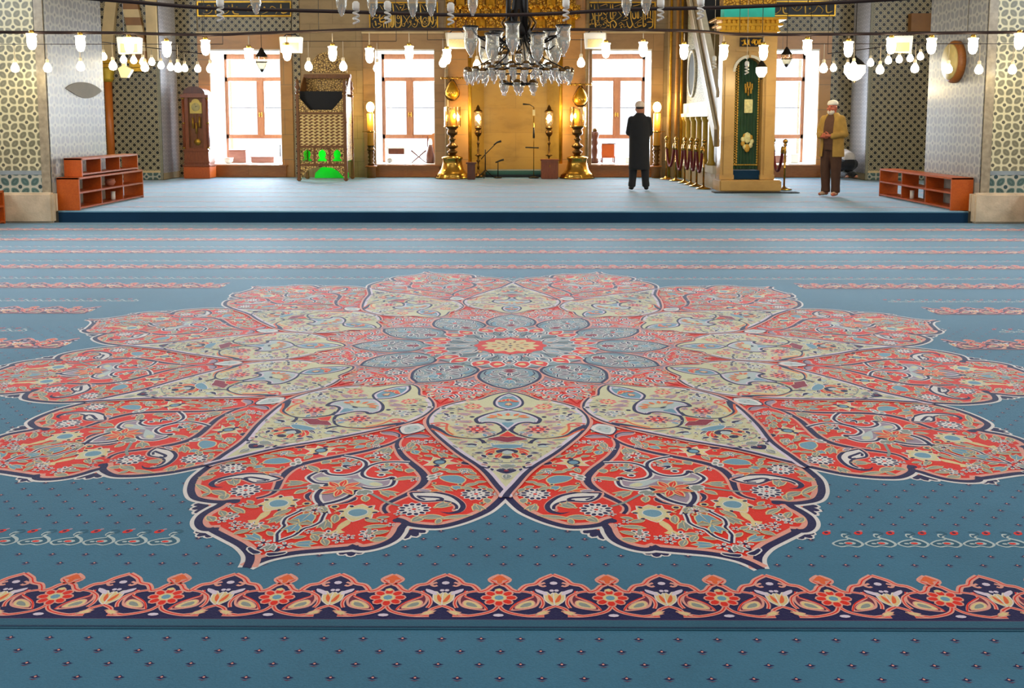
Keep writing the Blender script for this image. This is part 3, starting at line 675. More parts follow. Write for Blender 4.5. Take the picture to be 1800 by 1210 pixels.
def stone_mat(name, c1, c2, axes=(0, 2), bw_=1.1, bh=.55, joint=.006, rough=.35, mortar='86704c'):
    if name in MATS: return MATS[name]
    t = NT(name); p = t.sep(t.pos())
    br = t.n('ShaderNodeTexBrick'); br.offset = .5
    t.link(t.comb(p[axes[0]], p[axes[1]], 0), br.inputs['Vector'])
    br.inputs['Scale'].default_value = 1; br.inputs['Brick Width'].default_value = bw_; br.inputs['Row Height'].default_value = bh
    br.inputs['Mortar Size'].default_value = joint; br.inputs['Mortar'].default_value = srgb(mortar)
    br.inputs['Color1'].default_value = srgb(c1); br.inputs['Color2'].default_value = srgb(c2)
    n = t.noise(1.6, 6, .62, t.comb(t.math('MULTIPLY', p[0], 1), t.math('MULTIPLY', p[1], 1), t.math('MULTIPLY', p[2], 2.4)), .4)
    k = t.ramp(n, [(.25, (.62, .58, .52, 1)), (.5, (.95, .93, .9, 1)), (.8, (1.0, 1, 1, 1))])
    mx = t.n('ShaderNodeMix', data_type='RGBA', blend_type='MULTIPLY'); mx.inputs[0].default_value = .75
    t.link(br.outputs['Color'], mx.inputs[6]); t.link(k, mx.inputs[7])
    t.bsdf(mx.outputs[2], rough, 0, t.bump(n, .12, .01)); MATS[name] = t.m; return t.m
def carved_mat(name, c1, c2, scale=26, rough=.35, metal=.25, depth=.8):
    if name in MATS: return MATS[name]
    t = NT(name); v = t.n('ShaderNodeTexVoronoi', feature='DISTANCE_TO_EDGE'); t.link(t.objco(), v.inputs['Vector']); v.inputs['Scale'].default_value = scale
    f = v.outputs['Distance']
    t.bsdf(t.ramp(f, [(.05, srgb(c1)), (.16, srgb(c2))]), rough, metal, t.bump(f, depth, .02)); MATS[name] = t.m; return t.m
def lattice_mat(name, c1, c2, nx=30):
    if name in MATS: return MATS[name]
    t = NT(name); p = t.sep(t.objco())
    a = t.math('SINE', t.math('MULTIPLY', p[0], nx*2)); b = t.math('SINE', t.math('MULTIPLY', p[2], nx*3.4)); c = t.math('SINE', t.math('MULTIPLY_ADD', p[0], nx, t.math('MULTIPLY', p[2], nx*1.7)))
    d = t.math('SINE', t.math('MULTIPLY_ADD', p[0], nx, t.math('MULTIPLY', p[2], -nx*1.7)))
    f = t.math('MULTIPLY_ADD', t.math('ADD', t.math('MULTIPLY', a, b), t.math('MULTIPLY', c, d)), .25, .5)
    t.bsdf(t.ramp(f, [(.38, srgb(c1)), (.56, srgb(c2))]), .4, .2, t.bump(f, .8, .02)); MATS[name] = t.m; return t.m

TL_FRONT = tile_mat('tile_large_flower', (0, 2), .127, '6f6c57', '87826a', 'd6cda8', '5b584b', (.1, .2), .35, .2, .2)
TL_SIDE = tile_mat('tile_grey_flower', (1, 2), .15, '7b7d82', '868789', 'a3a19b', '74757a', (0, .3), .35, .12, .16)
TL_PIER = tile_mat('tile_small_dot', (0, 2), .0885, '5f553f', '84785d', 'a99c7c', '1f1a14', (0, 0), .4, .25, .42)
TL_REVEAL = tile_mat('tile_reveal', (1, 2), .11, '9a9ba6', 'a4a4ad', 'bbbac0', '85868e', (0, 0), .35, .12, .16)
TL_BORDER = tile_mat('tile_border_flower', (0, 2), .15, '33504f', '57706c', 'b4b3a4', '2f4a50', (.3, .4), .35, .3)
STONE = stone_mat('marble_tan', 'ab9068', 'a1875e')
STONE_S = stone_mat('marble_side', 'ab9068', 'a1875e', (1, 2))
LINTEL = stone_mat('marble_lintel', 'b08a5c', 'a07c52', (0, 2), 2.2, .4)
ORANGE = stone_mat('marble_orange', 'c8924e', 'bf8642', (0, 2), 1.6, .6)
CREAM = plain('cream_stone', 'd8bd8c', .5, 0, .12, 3)
BROWNST = plain('brown_stone', '8f6234', .5, 0, .15, 4)
WHITE_M = plain('white_marble', 'e4e0d8', .3, 0, .08, 3)
ROUGHST = plain('rough_limestone', 'd2bb9e', .8, 0, .2, 4, .5)
PLASTER = plain('plaster', 'b8a888', .8, 0, .06, 2)
GREY_LENS = plain('grey_patch', '7d776c', .7, 0, .08, 5)
GOLD = plain('gold_leaf', 'd09a2c', .32, .75, .18, 10, .15)
GOLD_C = carved_mat('gold_carved', '7a4d12', 'dba637', 16, .35, .6)
BRASS = plain('brass', 'b58a3c', .22, .95, .15, 6)
BRONZE = plain('dark_bronze', '5b4120', .32, .85, .2, 8)
IRON = plain('black_iron', '1a1512', .45, .5, .2, 8)
WOOD_FR = wood('window_wood', '7c4a2c', '94603c', .45, 5, 2)
WOOD_OR = wood('orange_wood', 'b04a0c', 'c45c16', .38, 5, 1)
WOOD_OX = wood('orange_wood_inner', 'a5440e', 'b85214', .4, 5, 1)
WOOD_DK = wood('dark_walnut', '4d2412', '6b3418', .35, 6, 2)
WOOD_RD = wood('mahogany', '74361a', '95502a', .3, 6, 2)
WOOD_MD = wood('honey_wood', '8d4f1f', 'a96a2d', .4, 6, 0)
GLASS = glass('window_glass', 'f6f8fa', .04)
CRYSTAL = glass('crystal_glass', 'f8f6f0', .22, .16)
LAMPGL = glass('lamp_glass', 'fff6dc', .14)
WHITE_P = plain('white_plastic', 'e9e4da', .45, 0, .04, 4)
BLACK = plain('matte_black', '0c0b0e', .7, 0, .2, 8)
BULB = emit('lit_bulb', 'fff2d2', 14)
FLAME = emit('lamp_flame', 'ffd98a', 9)
DULL = plain('unlit_bulb', 'ded8cf', .3, 0, .05, 6)

YB = 23.5      # face of the far (qibla) wall
PZ = .17       # height of the raised platform
# ---- floor, platform
m = MB(); m.box(-10.6, 10.6, -6, 26, -.3, -.001, plain('stone_floor', '8b8474', .8)); struct('floor', m, 'flat stone floor under the carpets')
m = MB(); m.box(-10.4, 10.4, 14.345, 25.6, .0, PZ-.012, plain('platform_stone', '5d584c', .8)); struct('floor_platform', m, 'low raised floor in front of the far wall')
# platform carpet with its dark hanging edge
wv = Weave()
for x0, x1, y0, y1 in ((-6.83, 6.76, 14.37, 16.34), (-6.83, 6.76, 14.345, 14.37), (-10.3, 10.3, 16.34, 22.18), (-8.12, 8.02, 22.18, 23.33)): wv.base(x0, x1, y0, y1, PZ-.011, PZ, 'blue')
wv.mb.tube([(-6.83, 14.338, PZ-.004), (6.76, 14.338, PZ-.004)], .014, CC['slate'], 8)
for q in range(8):
    y = 15.05+1.04*q
    for k in range(-26, 27):
        x = bw*k
        if abs(x) < (6.5 if y < 16.3 else 8.0): wv.stamp(bo, lambda a, b, x=x, y=y: (x+a, y+b*.55), PZ+.0004, 8e-6)
pc = wv.mb.obj('platform_carpet', fix=False)
tag(pc, 'blue prayer-row carpet spread over the raised platform before the far wall', 'carpet')
m = MB(); m.box(-6.83, 6.76, 14.329, 14.344, .006, PZ-.012, CC['deep']); m.obj('carpet_riser', pc, label='dark navy carpet edge hanging down the step')

# ---- far wall in pieces around the window openings and the prayer niche
WIN = [(-7.38, -5.68), (-3.40, -1.96), (1.83, 3.27), (5.60, 7.30)]
WZ0, WZ1, WD = .47, 3.22, 1.15
m = MB(); YT = 25.2; ZT = 8.0
xs = [-10.6]
cuts = [WIN[0], WIN[1], (-1.09, 1.07), WIN[2], WIN[3]]
for a, b in cuts: xs += [a, b]
xs.append(10.6)
for i in range(0, len(xs), 2): m.box(xs[i], xs[i+1], YB, YT, 0, ZT, STONE)
for a, b in WIN:
    m.box(a, b, YB, YT, WZ1, ZT, STONE); m.box(a, b, YB+.02, YT, 0, WZ0, STONE)
m.box(-1.09, 1.07, YB, YT, 5.4, ZT, STONE); m.box(-1.09, 1.07, YB+1.25, YT, 0, 5.4, STONE)
wb = struct('wall_back', m, 'tan marble far wall with four tall windows and a prayer niche')
# white plastered reveals
m = MB()
for a, b in WIN:
    for x0, x1 in ((a-.001, a+.012), (b-.012, b+.001)): m.box(x0, x1, YB-.01, YB+WD, WZ0, WZ1, WHITE_M)
    m.box(a, b, YB-.01, YB+WD, WZ1-.012, WZ1+.001, WHITE_M); m.box(a, b, YB-.01, YB+WD, WZ0-.001, WZ0+.015, WHITE_M)
struct('window_reveals', m, 'pale reveals of the window openings', wb)
# stone surrounds, lintels, mouldings
m = MB()
for i, (a, b) in enumerate(WIN):
    mt = ORANGE if i in (0, 3) else LINTEL
    m.box(a-.28, b+.28, YB-.05, YB, WZ1+.03, WZ1+.40, mt); m.box(a-.3, b+.3, YB-.07, YB, WZ1+.40, WZ1+.44, CREAM)
    for x0, x1 in ((a-.28, a), (b, b+.28)): m.box(x0, x1, YB-.04, YB, .17, WZ1+.03, mt)
    m.box(a, b, YB-.02, YB, WZ1, WZ1+.03, WHITE_M)
struct('window_surrounds', m, 'polished stone bands framing the windows', wb)
# wood panelling below the sills
for i, (a, b) in enumerate(WIN):
    m = MB(); m.box(a-.1, b+.1, YB-.09, YB-.045, .175, WZ0-.04, WOOD_MD)
    m.box(a-.14, b+.14, YB-.13, YB+.15, WZ0-.04, WZ0-.002, WOOD_MD, .01); m.box(a-.1, b+.1, YB-.105, YB-.09, .175, .215, WOOD_MD); m.box(a-.1, b+.1, YB-.105, YB-.09, WZ0-.1, WZ0-.04, WOOD_MD)
    for x in (a-.1, (a+b)/2-.03, b+.04): m.box(x, x+.06, YB-.104, YB-.09, .175, WZ0-.04, WOOD_MD)
    m.box(a, b, YB+.15, YB+WD, WZ0+.001, WZ0+.017, WHITE_M)
    struct('trim_%d' % (i+1), m, 'low honey-brown wooden panelling and sill under a window')
# windows
for i, (a, b) in enumerate(WIN):
    y0, y1 = YB+WD-.06, YB+WD+.02
    fr = MB(); f = .075; zt, zm = 2.58, 1.14; xm = (a+b)/2+(.06 if i == 0 else 0)
    fr.box(a, a+f, y0, y1, WZ0, WZ1, WOOD_FR); fr.box(b-f, b, y0, y1, WZ0, WZ1, WOOD_FR)
    for z0, z1 in ((WZ0, WZ0+.03), (WZ1-.14, WZ1), (zt-.05, zt+.05), (zm-.05, zm+.05)): fr.box(a, b, y0, y1, z0, z1, WOOD_FR)
    fr.box(xm-.065, xm+.065, y0-.02, y1, zm, zt, WOOD_FR)
    for x0, x1 in ((a+f, xm-.065), (xm+.065, b-f)):
        for q in (x0, x1-.03): fr.box(q, q+.03, y0-.01, y1-.02, zm+.05, zt-.05, WOOD_FR)
        fr.box(x0, x1, y0+.02, y1-.02, 1.86, 1.872, IRON)
    w = fr.obj('window_%d' % (i+1)); w['kind'] = 'structure'; w['label'] = 'brown wooden casement window, bright daylight behind'
    g = MB()
    g.box(a, b, y1-.03, y1-.022, WZ0, WZ1, GLASS); g.obj('pane', w)
    h = MB(); h.tube([(xm-.03, y0-.05, 1.75), (xm-.03, y0-.05, 1.63)], .012, BRASS); h.tube([(xm+.03, y0-.05, 1.75), (xm+.03, y0-.05, 1.63)], .012, BRASS); h.box(xm-.045, xm+.045, y0-.045, y0-.018, 1.66, 1.72, BRASS); h.obj('handle', w)

# ---- prayer niche (mihrab)
NI = stone_mat('niche_marble', 'bf9a4a', 'b59043', (0, 2), 1.3, .62, .003, .3, '9a7a3e')
m = MB(); P = [(-1.09, YB), (-.80, YB+.9), (.78, YB+.9), (1.07, YB)]
vs = [(x, y, z) for z in (PZ, 5.0) for x, y in P]
m.add(vs, [(0, 1, 5, 4), (1, 2, 6, 5), (2, 3, 7, 6)], NI)
nb = [(-.72, YB+.88), (-.42, YB+.93), (.40, YB+.93), (.70, YB+.88)]
mih = m.obj('wall_niche', fix=False); mih['kind'] = 'structure'; mih['label'] = 'golden marble prayer niche in the middle of the far wall'
m = MB()
for s, c in ((-1, -.01), (1, -.01)):
    x0, x1 = (c-1.65, c-1.10) if s < 0 else (c+1.10, c+1.72)
    m.box(x0, x1, YB-.12, YB-.001, .17, 5.2, ORANGE); m.box(x0-.05, x1+.05, YB-.16, YB-.12, .17, .5, ORANGE)
    m.tube([(x0 if s < 0 else x1, YB-.13, .3), (x0 if s < 0 else x1, YB-.13, 5)], .05, STONE, 10); m.tube([(c+s*1.1, YB-.1, .3), (c+s*1.1, YB-.1, 3.6)], .045, GOLD, 10)
m.obj('pilaster', mih, label='orange marble band beside the niche')
m = MB()     # hanging gilded stalactite hood
for r in range(5):
    n = 13; z = 3.72+.24*r
    for k in range(n):
        x = -1.55+3.1*(k+(.5 if r % 2 else 0))/n; d = .10+.06*r
        m.prism([(x-.1, YB-.12-d), (x, YB-.2-d), (x+.1, YB-.12-d), (x+.1, YB-.1), (x-.1, YB-.1)], z+.03*(k % 2), z+.3, GOLD_C if (k+r) % 3 else GOLD, 'xy')
        m.lathe([(.001, z-.05), (.05, z), (.06, z+.06)], GOLD, (x, YB-.15-d, 0), 8)
m.obj('stalactite_hood', mih, label='gilded stalactite carving over the niche')
m = MB(); m.box(-.74, .72, YB+.05, YB+.86, PZ+.002, PZ+.15, plain('teal_velvet', '0f4a4a', .9, 0, .1, 20, .1, Sheen_Weight=.4), .03)
m.box(-.74, .72, YB+.045, YB+.055, PZ+.004, PZ+.06, plain('navy_velvet', '0c1c2c', .9))
tag(m.obj('prayer_step'), 'low dark teal carpeted step inside the prayer niche', 'step')

# ---- calligraphy panels over the middle windows
def script_panel(name, x0, x1, z0, z1, strokes, label, ox, oy, w_, h_, dotl, rel=.02):
    c = ((x0+x1)/2, YB-.03, z0)
    T = thing(name, label, 'calligraphy panel', c)
    m = MB(); m.box(x0, x1, YB-.06, YB-.005, z0, z1, plain('panel_black', '16120c', .5), .0); m.obj('backing', T, c)
    m = MB()
    for a, b, d, e in ((x0-.03, x1+.03, z0-.03, z0), (x0-.03, x1+.03, z1, z1+.03), (x0-.03, x0, z0, z1), (x1, x1+.03, z0, z1)): m.box(a, b, YB-.07, YB-.004, d, e, GOLD)
    m.obj('frame', T, c)
    m = MB()
    for st in strokes:
        pts = [(x0+(x-ox)/w_*(x1-x0), YB-.062, z1-(y-oy)/h_*(z1-z0)) for x, y in st]
        pts = smooth_pts(pts, False, 4); n = len(pts)
        m.tube(pts, [rel*(.55+.6*math.sin(math.pi*(i+.6)/n)) for i in range(n)], plain('script_gold', 'e2b24a', .35, .35, .1, 10), 6, True, .5)
    for x, y in dotl: m.ball((x0+(x-ox)/w_*(x1-x0), YB-.066, z1-(y-oy)/h_*(z1-z0)), rel*1.5, MATS['script_gold'], 8, (1, .4, 1))
    m.obj('gold_lettering', T, c, 'gold Arabic lettering')
    return T
LS = [[(1590, 500), (1620, 470), (1630, 510), (1610, 560), (1640, 520), (1600, 600), (1540, 640), (1500, 600)], [(1540, 340), (1560, 500), (1530, 580)], [(1490, 340), (1500, 480), (1560, 560)],
      [(1440, 350), (1470, 470), (1460, 560), (1380, 620), (1310, 600), (1300, 500)], [(1400, 440), (1440, 440), (1440, 490), (1400, 490), (1400, 440), (1350, 440), (1320, 500), (1340, 560), (1400, 560), (1450, 500)], [(1260, 140), (1275, 300), (1280, 480), (1300, 560)], [(1290, 150), (1380, 290)], [(1330, 360), (1380, 390), (1420, 360)],
      [(1220, 430), (1250, 450), (1210, 480), (1170, 500), (1150, 480), (1190, 470), (1200, 560), (1150, 630), (1080, 600), (1070, 550)], [(1100, 340), (1180, 460), (1260, 560)], [(1070, 340), (960, 480), (900, 570)], [(960, 140), (1050, 290)], [(1010, 490), (1050, 490), (1050, 530), (1010, 520), (1050, 530), (1030, 600), (980, 640)],
      [(840, 350), (930, 450), (990, 560)], [(760, 140), (830, 160), (900, 150), (880, 230), (840, 280), (980, 240)], [(640, 140), (660, 300)], [(700, 150), (790, 280)], [(750, 400), (790, 400), (780, 450), (740, 440), (760, 380), (820, 470), (800, 540), (740, 540), (710, 500)], [(860, 560), (910, 560), (900, 610), (850, 600), (860, 560)], [(820, 360), (840, 500), (800, 620), (720, 640), (700, 560), (690, 350)],
      [(655, 340), (660, 560), (620, 630), (590, 600)], [(620, 340), (625, 600)], [(585, 350), (590, 600)], [(540, 440), (550, 640), (500, 640), (495, 520)], [(340, 360), (400, 340), (470, 370), (400, 420), (350, 470), (420, 440), (480, 470), (400, 510), (340, 500)], [(350, 350), (350, 510), (490, 510)], [(430, 540), (435, 640)], [(150, 440), (190, 380), (210, 440), (170, 470), (220, 430), (300, 440), (330, 400)], [(260, 340), (270, 400)],
      [(370, 540), (300, 560), (380, 580), (330, 630), (230, 650), (180, 600), (170, 540)], [(350, 170), (420, 270)], [(250, 530), (255, 600)]]
LD = [(190, 190), (440, 190), (820, 220), (1395, 175), (200, 250), (1210, 370), (1370, 520), (960, 380), (1130, 570), (1090, 440), (560, 160), (240, 515)]
script_panel('calligraphy_panel', -3.48, -1.89, 3.73, 4.33, LS, 'black panel with gold Arabic lettering above the window between pulpit chair and niche', 130, 130, 1510, 535, LD, .0145)
RS = [[(1370, 140), (1375, 560), (1400, 600), (1440, 560), (1400, 550)], [(1410, 140), (1415, 470)], [(1470, 150), (1475, 440)], [(1530, 150), (1535, 430)], [(1590, 160), (1590, 560), (1540, 630), (1490, 640)], [(1410, 460), (1500, 420), (1590, 500), (1480, 500)], [(1450, 520), (1590, 520)],
      [(1090, 150), (1095, 420), (1130, 560), (1080, 630), (1030, 600), (1000, 500)], [(1130, 330), (1140, 430), (1200, 430), (1190, 310)], [(1230, 310), (1240, 420), (1270, 420), (1260, 300)], [(1340, 410), (1310, 420), (1340, 450), (1260, 500), (1190, 550)], [(1340, 520), (1260, 530), (1250, 590), (1350, 580), (1240, 620), (1180, 620), (1150, 540)], [(1130, 190), (1240, 170), (1310, 150)],
      [(1060, 320), (980, 370), (1040, 370)], [(930, 440), (970, 410), (1030, 440), (960, 480), (880, 490)], [(820, 560), (870, 520), (900, 560), (840, 590), (930, 560), (940, 620), (1000, 600)], [(780, 270), (860, 360), (870, 400), (760, 470)], [(720, 200), (860, 160), (880, 180), (840, 230)], [(630, 150), (640, 440), (720, 420)], [(680, 150), (690, 400)], [(700, 320), (760, 320), (740, 380), (700, 400), (640, 450)], [(540, 440), (600, 530), (700, 480), (770, 560), (720, 630), (690, 560)],
      [(630, 530), (640, 640)], [(460, 300), (530, 290), (560, 340), (500, 360), (470, 320), (540, 390), (520, 440), (440, 470), (420, 420)], [(420, 260), (430, 340), (400, 380), (300, 380)], [(350, 150), (365, 480), (330, 480)], [(270, 150), (290, 560), (310, 620)], [(210, 300), (250, 440), (200, 470)], [(190, 150), (200, 210)], [(400, 190), (540, 150), (550, 200)], [(310, 530), (380, 520), (370, 570), (320, 590), (430, 570), (400, 620)], [(480, 500), (540, 490), (540, 530), (490, 520), (560, 560), (520, 630), (430, 630)],
      [(130, 490), (210, 480), (200, 560), (150, 570), (190, 540), (140, 610)], [(130, 160), (135, 600)]]
RD = [(910, 320), (990, 300), (940, 315), (480, 560), (590, 590), (240, 550), (1000, 150), (880, 620), (1550, 240), (310, 560), (450, 430)]
script_panel('calligraphy_panel', 1.71, 3.31, 3.73, 4.33, RS, 'black panel with gold Arabic lettering above the window in front of the black-coated man', 110, 130, 1510, 520, RD, .0135)
GS = [[(0, 30), (60, 40), (120, 20), (150, 60), (100, 90), (40, 80)], [(180, 10), (190, 90)], [(220, 60), (280, 90), (340, 60), (330, 20)], [(370, 10), (380, 80), (440, 90)], [(480, 40), (540, 70), (600, 40), (560, 20), (520, 60)], [(640, 10), (650, 90)], [(690, 90), (760, 70), (800, 30), (860, 60), (840, 90)], [(900, 10), (910, 80), (980, 70)]]
script_panel('calligraphy_panel', -7.6, -5.4, 4.05, 4.35, GS, 'dark green panel with pale lettering high above the window by the tall clock', 0, 0, 1000, 100, [(90, 60), (420, 40), (720, 40)], .018)
script_panel('calligraphy_panel', 5.65, 7.6, 4.05, 4.35, GS, 'dark green panel with pale lettering high above the window right of the minbar', 0, 0, 1000, 100, [(120, 50), (400, 50), (700, 50)], .018)
# tile bands around the outer windows
m = MB()
for a, b in ((-8.2, -7.66), (-5.36, -5.2), (7.58, 8.1), (5.2, 5.32)): m.box(a, b, YB-.03, YB-.001, .17, 5, TL_PIER)
for a, b in ((-7.62, -5.4), (5.6, 7.6)): m.box(a, b, YB-.03, YB-.001, 3.66, 4.0, TL_PIER)
struct('tile_bands', m, 'dark patterned tile bands beside and above the outer windows', wb)

# ---- tiled piers projecting from the far wall
def back_pier(x0, x1, inner, label):
    m = MB(); y0 = 22.4
    m.box(x0, x1, y0, YB-.001, .17, ZT, PLASTER)
    m.box(x0, x1, y0-.012, y0, .3, ZT, TL_PIER); m.box(x0, x1, y0-.02, y0, .17, .33, TL_BORDER); m.box(x0, x1, y0-.018, y0, .33, .38, CREAM)
    xi = inner
    m.box(min(xi, xi+.012*(1 if xi < 0 else -1)), max(xi, xi+.012*(1 if xi < 0 else -1)), y0, YB-.001, .32, ZT, TL_REVEAL)
    xe = xi-.06 if xi < 0 else xi
    m.box(xe, xe+.06, y0-.03, y0, .17, ZT, plain('grey_edge', '8d8873', .5))
    return struct('pillar', m, label)
pL = back_pier(-9.6, -8.2, -8.2, 'dark dotted-tile pier standing left of the tall clock')
pR = back_pier(8.1, 9.75, 8.1, 'dark dotted-tile pier behind the right-hand shoe shelf')
# pointed arch with striped voussoirs on the left pier
m = MB(); yf = 22.36
def arch_leg(pts, wid, mats, y):
    for i in range(len(pts)-1):
        (a, za), (b, zb) = pts[i], pts[i+1]
        m.prism([(a-wid/2, za), (a+wid/2, za), (b+wid/2, zb), (b-wid/2, zb)], y-.08, y+.03, mats[i % len(mats)])
arch_leg([(-9.33, 2.9), (-9.33, 3.3), (-9.31, 3.6), (-9.27, 3.9), (-9.22, 4.2), (-9.12, 4.5), (-8.98, 4.8)], .26, [CREAM], yf)
arch_leg([(-8.62, 2.92), (-8.64, 3.12), (-8.66, 3.32), (-8.68, 3.52), (-8.71, 3.70), (-8.74, 3.88), (-8.77, 4.06), (-8.80, 4.24), (-8.84, 4.42), (-8.9, 4.62), (-8.98, 4.8)], .36, [BROWNST, CREAM], yf)
m.box(-8.44, -8.2, yf-.06, yf+.03, 2.9, 4.8, CREAM)
for x0, x1 in ((-9.5, -9.2), (-8.86, -8.4)):
    for k in range(3): m.box(x0+.03*k, x1-.03*k, yf-.16+.03*k, yf+.03, 2.84-.09*k, 2.92-.09*k, GOLD)
m.obj('arch', pL, label='pointed arch with cream and brown stripes')
m = MB(); m.tube([(-9.38, yf-.02, .2), (-9.38, yf-.02, 2.45)], .085, plain('orange_column', 'c96f28', .3, 0, .1, 3), 14); m.lathe([(.13, .17), (.13, .3), (.09, .36)], CREAM, (-9.38, yf-.02, 0), 14)
m.lathe([(.09, 2.42), (.14, 2.5), (.12, 2.55), (.15, 2.66), (.15, 2.74)], plain('yellow_capital', 'd9b43a', .4, .3), (-9.38, yf-.02, 0), 14)
m.obj('column', pL, label='slim orange column with yellow capital')
m = MB(); m.box(8.95, 9.62, 22.2, 22.385, 3.55, 3.95, BROWNST); m.obj('corbel_block', pR, label='plain ochre block')

# ---- big tiled pillars at the platform edge
def big_pillar(sx, label):
    a, b = (-8.2, -6.93) if sx < 0 else (6.93, 8.2)
    y0, y1 = 14.37, 16.32
    m = MB(); m.box(a, b, y0, y1, 0, ZT, PLASTER)
    m.box(a, b, y0-.012, y0, .75, ZT, TL_FRONT)
    m.box(a, b, y0-.016, y0, .44, .72, TL_BORDER); m.box(a, b, y0-.022, y0, .72, .78, plain('blue_band', '8f9aa0', .3)); 
    xe = (b-.13, b) if sx < 0 else (a, a+.13)
    m.box(xe[0], xe[1], y0-.03, y0, .44, ZT, plain('edge_tile', '9c8f7a', .3, 0, .25, 14))
    xf = (-6.93, -6.918) if sx < 0 else (6.918, 6.93)
    m.box(xf[0], xf[1], y0, y1, .6, ZT, TL_SIDE); m.box(xf[0], xf[1], y0, y1, .17, .6, plain('pale_dado', '9f9b90', .4, 0, .15, 5))
    p = struct('pillar', m, label)
    s = MB(); lo, hi = (-8.25, -6.85) if sx < 0 else (6.78, 8.25)
    s.box(lo, hi, 14.19, 14.32, .007, .46, ROUGHST, .03); s.box(lo, hi, 14.32, 14.365, .18, .44, ROUGHST)
    for k in range(7): s.ball((rnd.uniform(lo+.1, hi-.1), 14.2, rnd.uniform(.1, .36)), rnd.uniform(.05, .09), ROUGHST, 8, (1.3, .15, 1))
    s.obj('stone_base', p, label='rough pale stone footing block'); return p
bL = big_pillar(-1, 'big pillar of large flower tiles left of the platform step')
bR = big_pillar(1, 'big pillar of large flower tiles right of the platform step')
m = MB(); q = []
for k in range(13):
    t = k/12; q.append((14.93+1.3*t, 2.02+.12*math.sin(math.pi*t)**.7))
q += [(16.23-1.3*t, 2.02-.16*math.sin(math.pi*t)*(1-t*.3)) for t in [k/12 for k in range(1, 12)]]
m.prism(q, -6.918, -6.908, GREY_LENS, 'yz'); m.obj('lens_patch', bL, label='grey lens-shaped patch')  # flat grey lens-shaped piece on the pillar's inner side face

# ---- side, rear walls and vault with the daylight openings of the dome
m = MB()
for x0, x1 in ((-10.6, -10.5), (10.5, 10.6)):
    for y0, y1 in ((-6, -3), (-.5, 2.5), (5, 8), (10.5, 13.5), (16, 25.2)): m.box(x0, x1, y0, y1, 0, ZT, PLASTER)
    for y0, y1 in ((-3, -.5), (2.5, 5), (8, 10.5), (13.5, 16)): m.box(x0, x1, y0, y1, 0, 3, PLASTER); m.box(x0, x1, y0, y1, 6.5, ZT, PLASTER)
lw, rw = MB(), MB()
for v0 in range(0, len(m.v), 8):
    (lw if m.v[v0][0] < 0 else rw).add(m.v[v0:v0+8], [(0, 1, 3, 2), (4, 6, 7, 5), (0, 4, 5, 1), (2, 3, 7, 6), (0, 2, 6, 4), (1, 5, 7, 3)], PLASTER)
struct('wall_left', lw, 'plastered side wall with tall openings'); struct('wall_right', rw, 'plastered side wall with tall openings')
m = MB()
for x0, x1 in ((-10.6, -8), (-5.5, -1.25), (1.25, 5.5), (8, 10.6)): m.box(x0, x1, -6.1, -6, 0, ZT, PLASTER)
for x0, x1 in ((-8, -5.5), (-1.25, 1.25), (5.5, 8)): m.box(x0, x1, -6.1, -6, 0, 2.5, PLASTER); m.box(x0, x1, -6.1, -6, 6.5, ZT, PLASTER)
struct('wall_rear', m, 'plastered wall behind the camera with tall openings')
m = MB()
for x0, x1, y0, y1 in ((-10.6, -5, -6.1, 25.2), (5, 10.6, -6.1, 25.2), (-5, 5, -6.1, 1.5), (-5, 5, 11.5, 25.2)): m.box(x0, x1, y0, y1, ZT, ZT+.15, PLASTER)
n = 24
for k in range(n):     # drum of the dome: piers with open lights between
    a = TAU*k/n; b = a+TAU/n*.35
    m.prism([(7*math.cos(a), 6.5+7*math.sin(a)), (7*math.cos(b), 6.5+7*math.sin(b)), (7.3*math.cos(b), 6.5+7.3*math.sin(b)), (7.3*math.cos(a), 6.5+7.3*math.sin(a))], ZT+.15, ZT+2.4, PLASTER, 'xy')
struct('ceiling', m, 'high vault around the open drum of the dome')
m = MB(); m.lathe([(7.4, ZT+2.4), (7.0, ZT+3.6), (5.5, ZT+5.2), (3, ZT+6.3), (.01, ZT+6.7)], PLASTER, (0, 6.5, 0), 40, True, 'z', False); struct('ceiling_dome', m, 'dome over the middle of the hall')
# ------------------------------------------------------------------ furniture and fittings
PF = PZ+.006      # top of the platform carpet
class U:
    """one thing built in world coordinates; its Empty stands at base"""
    def __init__(s, name, label, cat, base, group=None):
        s.c = base; s.e = thing(name, label, cat, base, 0, group)
    def part(s, name, mb, parent=None, label=None):
        o = mb.obj(name, parent or s.e, s.c, label)
        return o

# ---- tall pendulum clock
cx, cy = -7.53, 22.95
k = U('pendulum_clock', 'tall mahogany pendulum clock standing left of the leftmost window', 'clock', (cx, cy, PF))
z = PF
m = MB(); m.box(cx-.31, cx+.31, cy-.25, cy+.25, z, z+.28, WOOD_OR, .012); m.box(cx-.33, cx+.33, cy-.27, cy+.26, z+.28, z+.32, WOOD_RD, .01); k.part('plinth', m)
m = MB(); m.box(cx-.29, cx+.29, cy-.22, cy+.22, z+.32, z+.66, WOOD_RD); m.box(cx-.31, cx+.31, cy-.24, cy+.23, z+.63, z+.68, WOOD_RD, .01); m.box(cx-.31, cx+.31, cy-.24, cy+.23, z+.36, z+.40, WOOD_RD, .01); k.part('lower_case', m)
m = MB(); m.box(cx-.27, cx+.27, cy-.12, cy+.2, z+.66, z+1.95, WOOD_RD); m.box(cx-.27, cx-.17, cy-.2, cy-.02, z+.66, z+1.95, WOOD_RD); m.box(cx+.17, cx+.27, cy-.2, cy-.02, z+.66, z+1.95, WOOD_RD); m.box(cx-.17, cx+.17, cy-.2, cy-.02, z+.66, z+.72, WOOD_RD)
k.part('trunk', m)
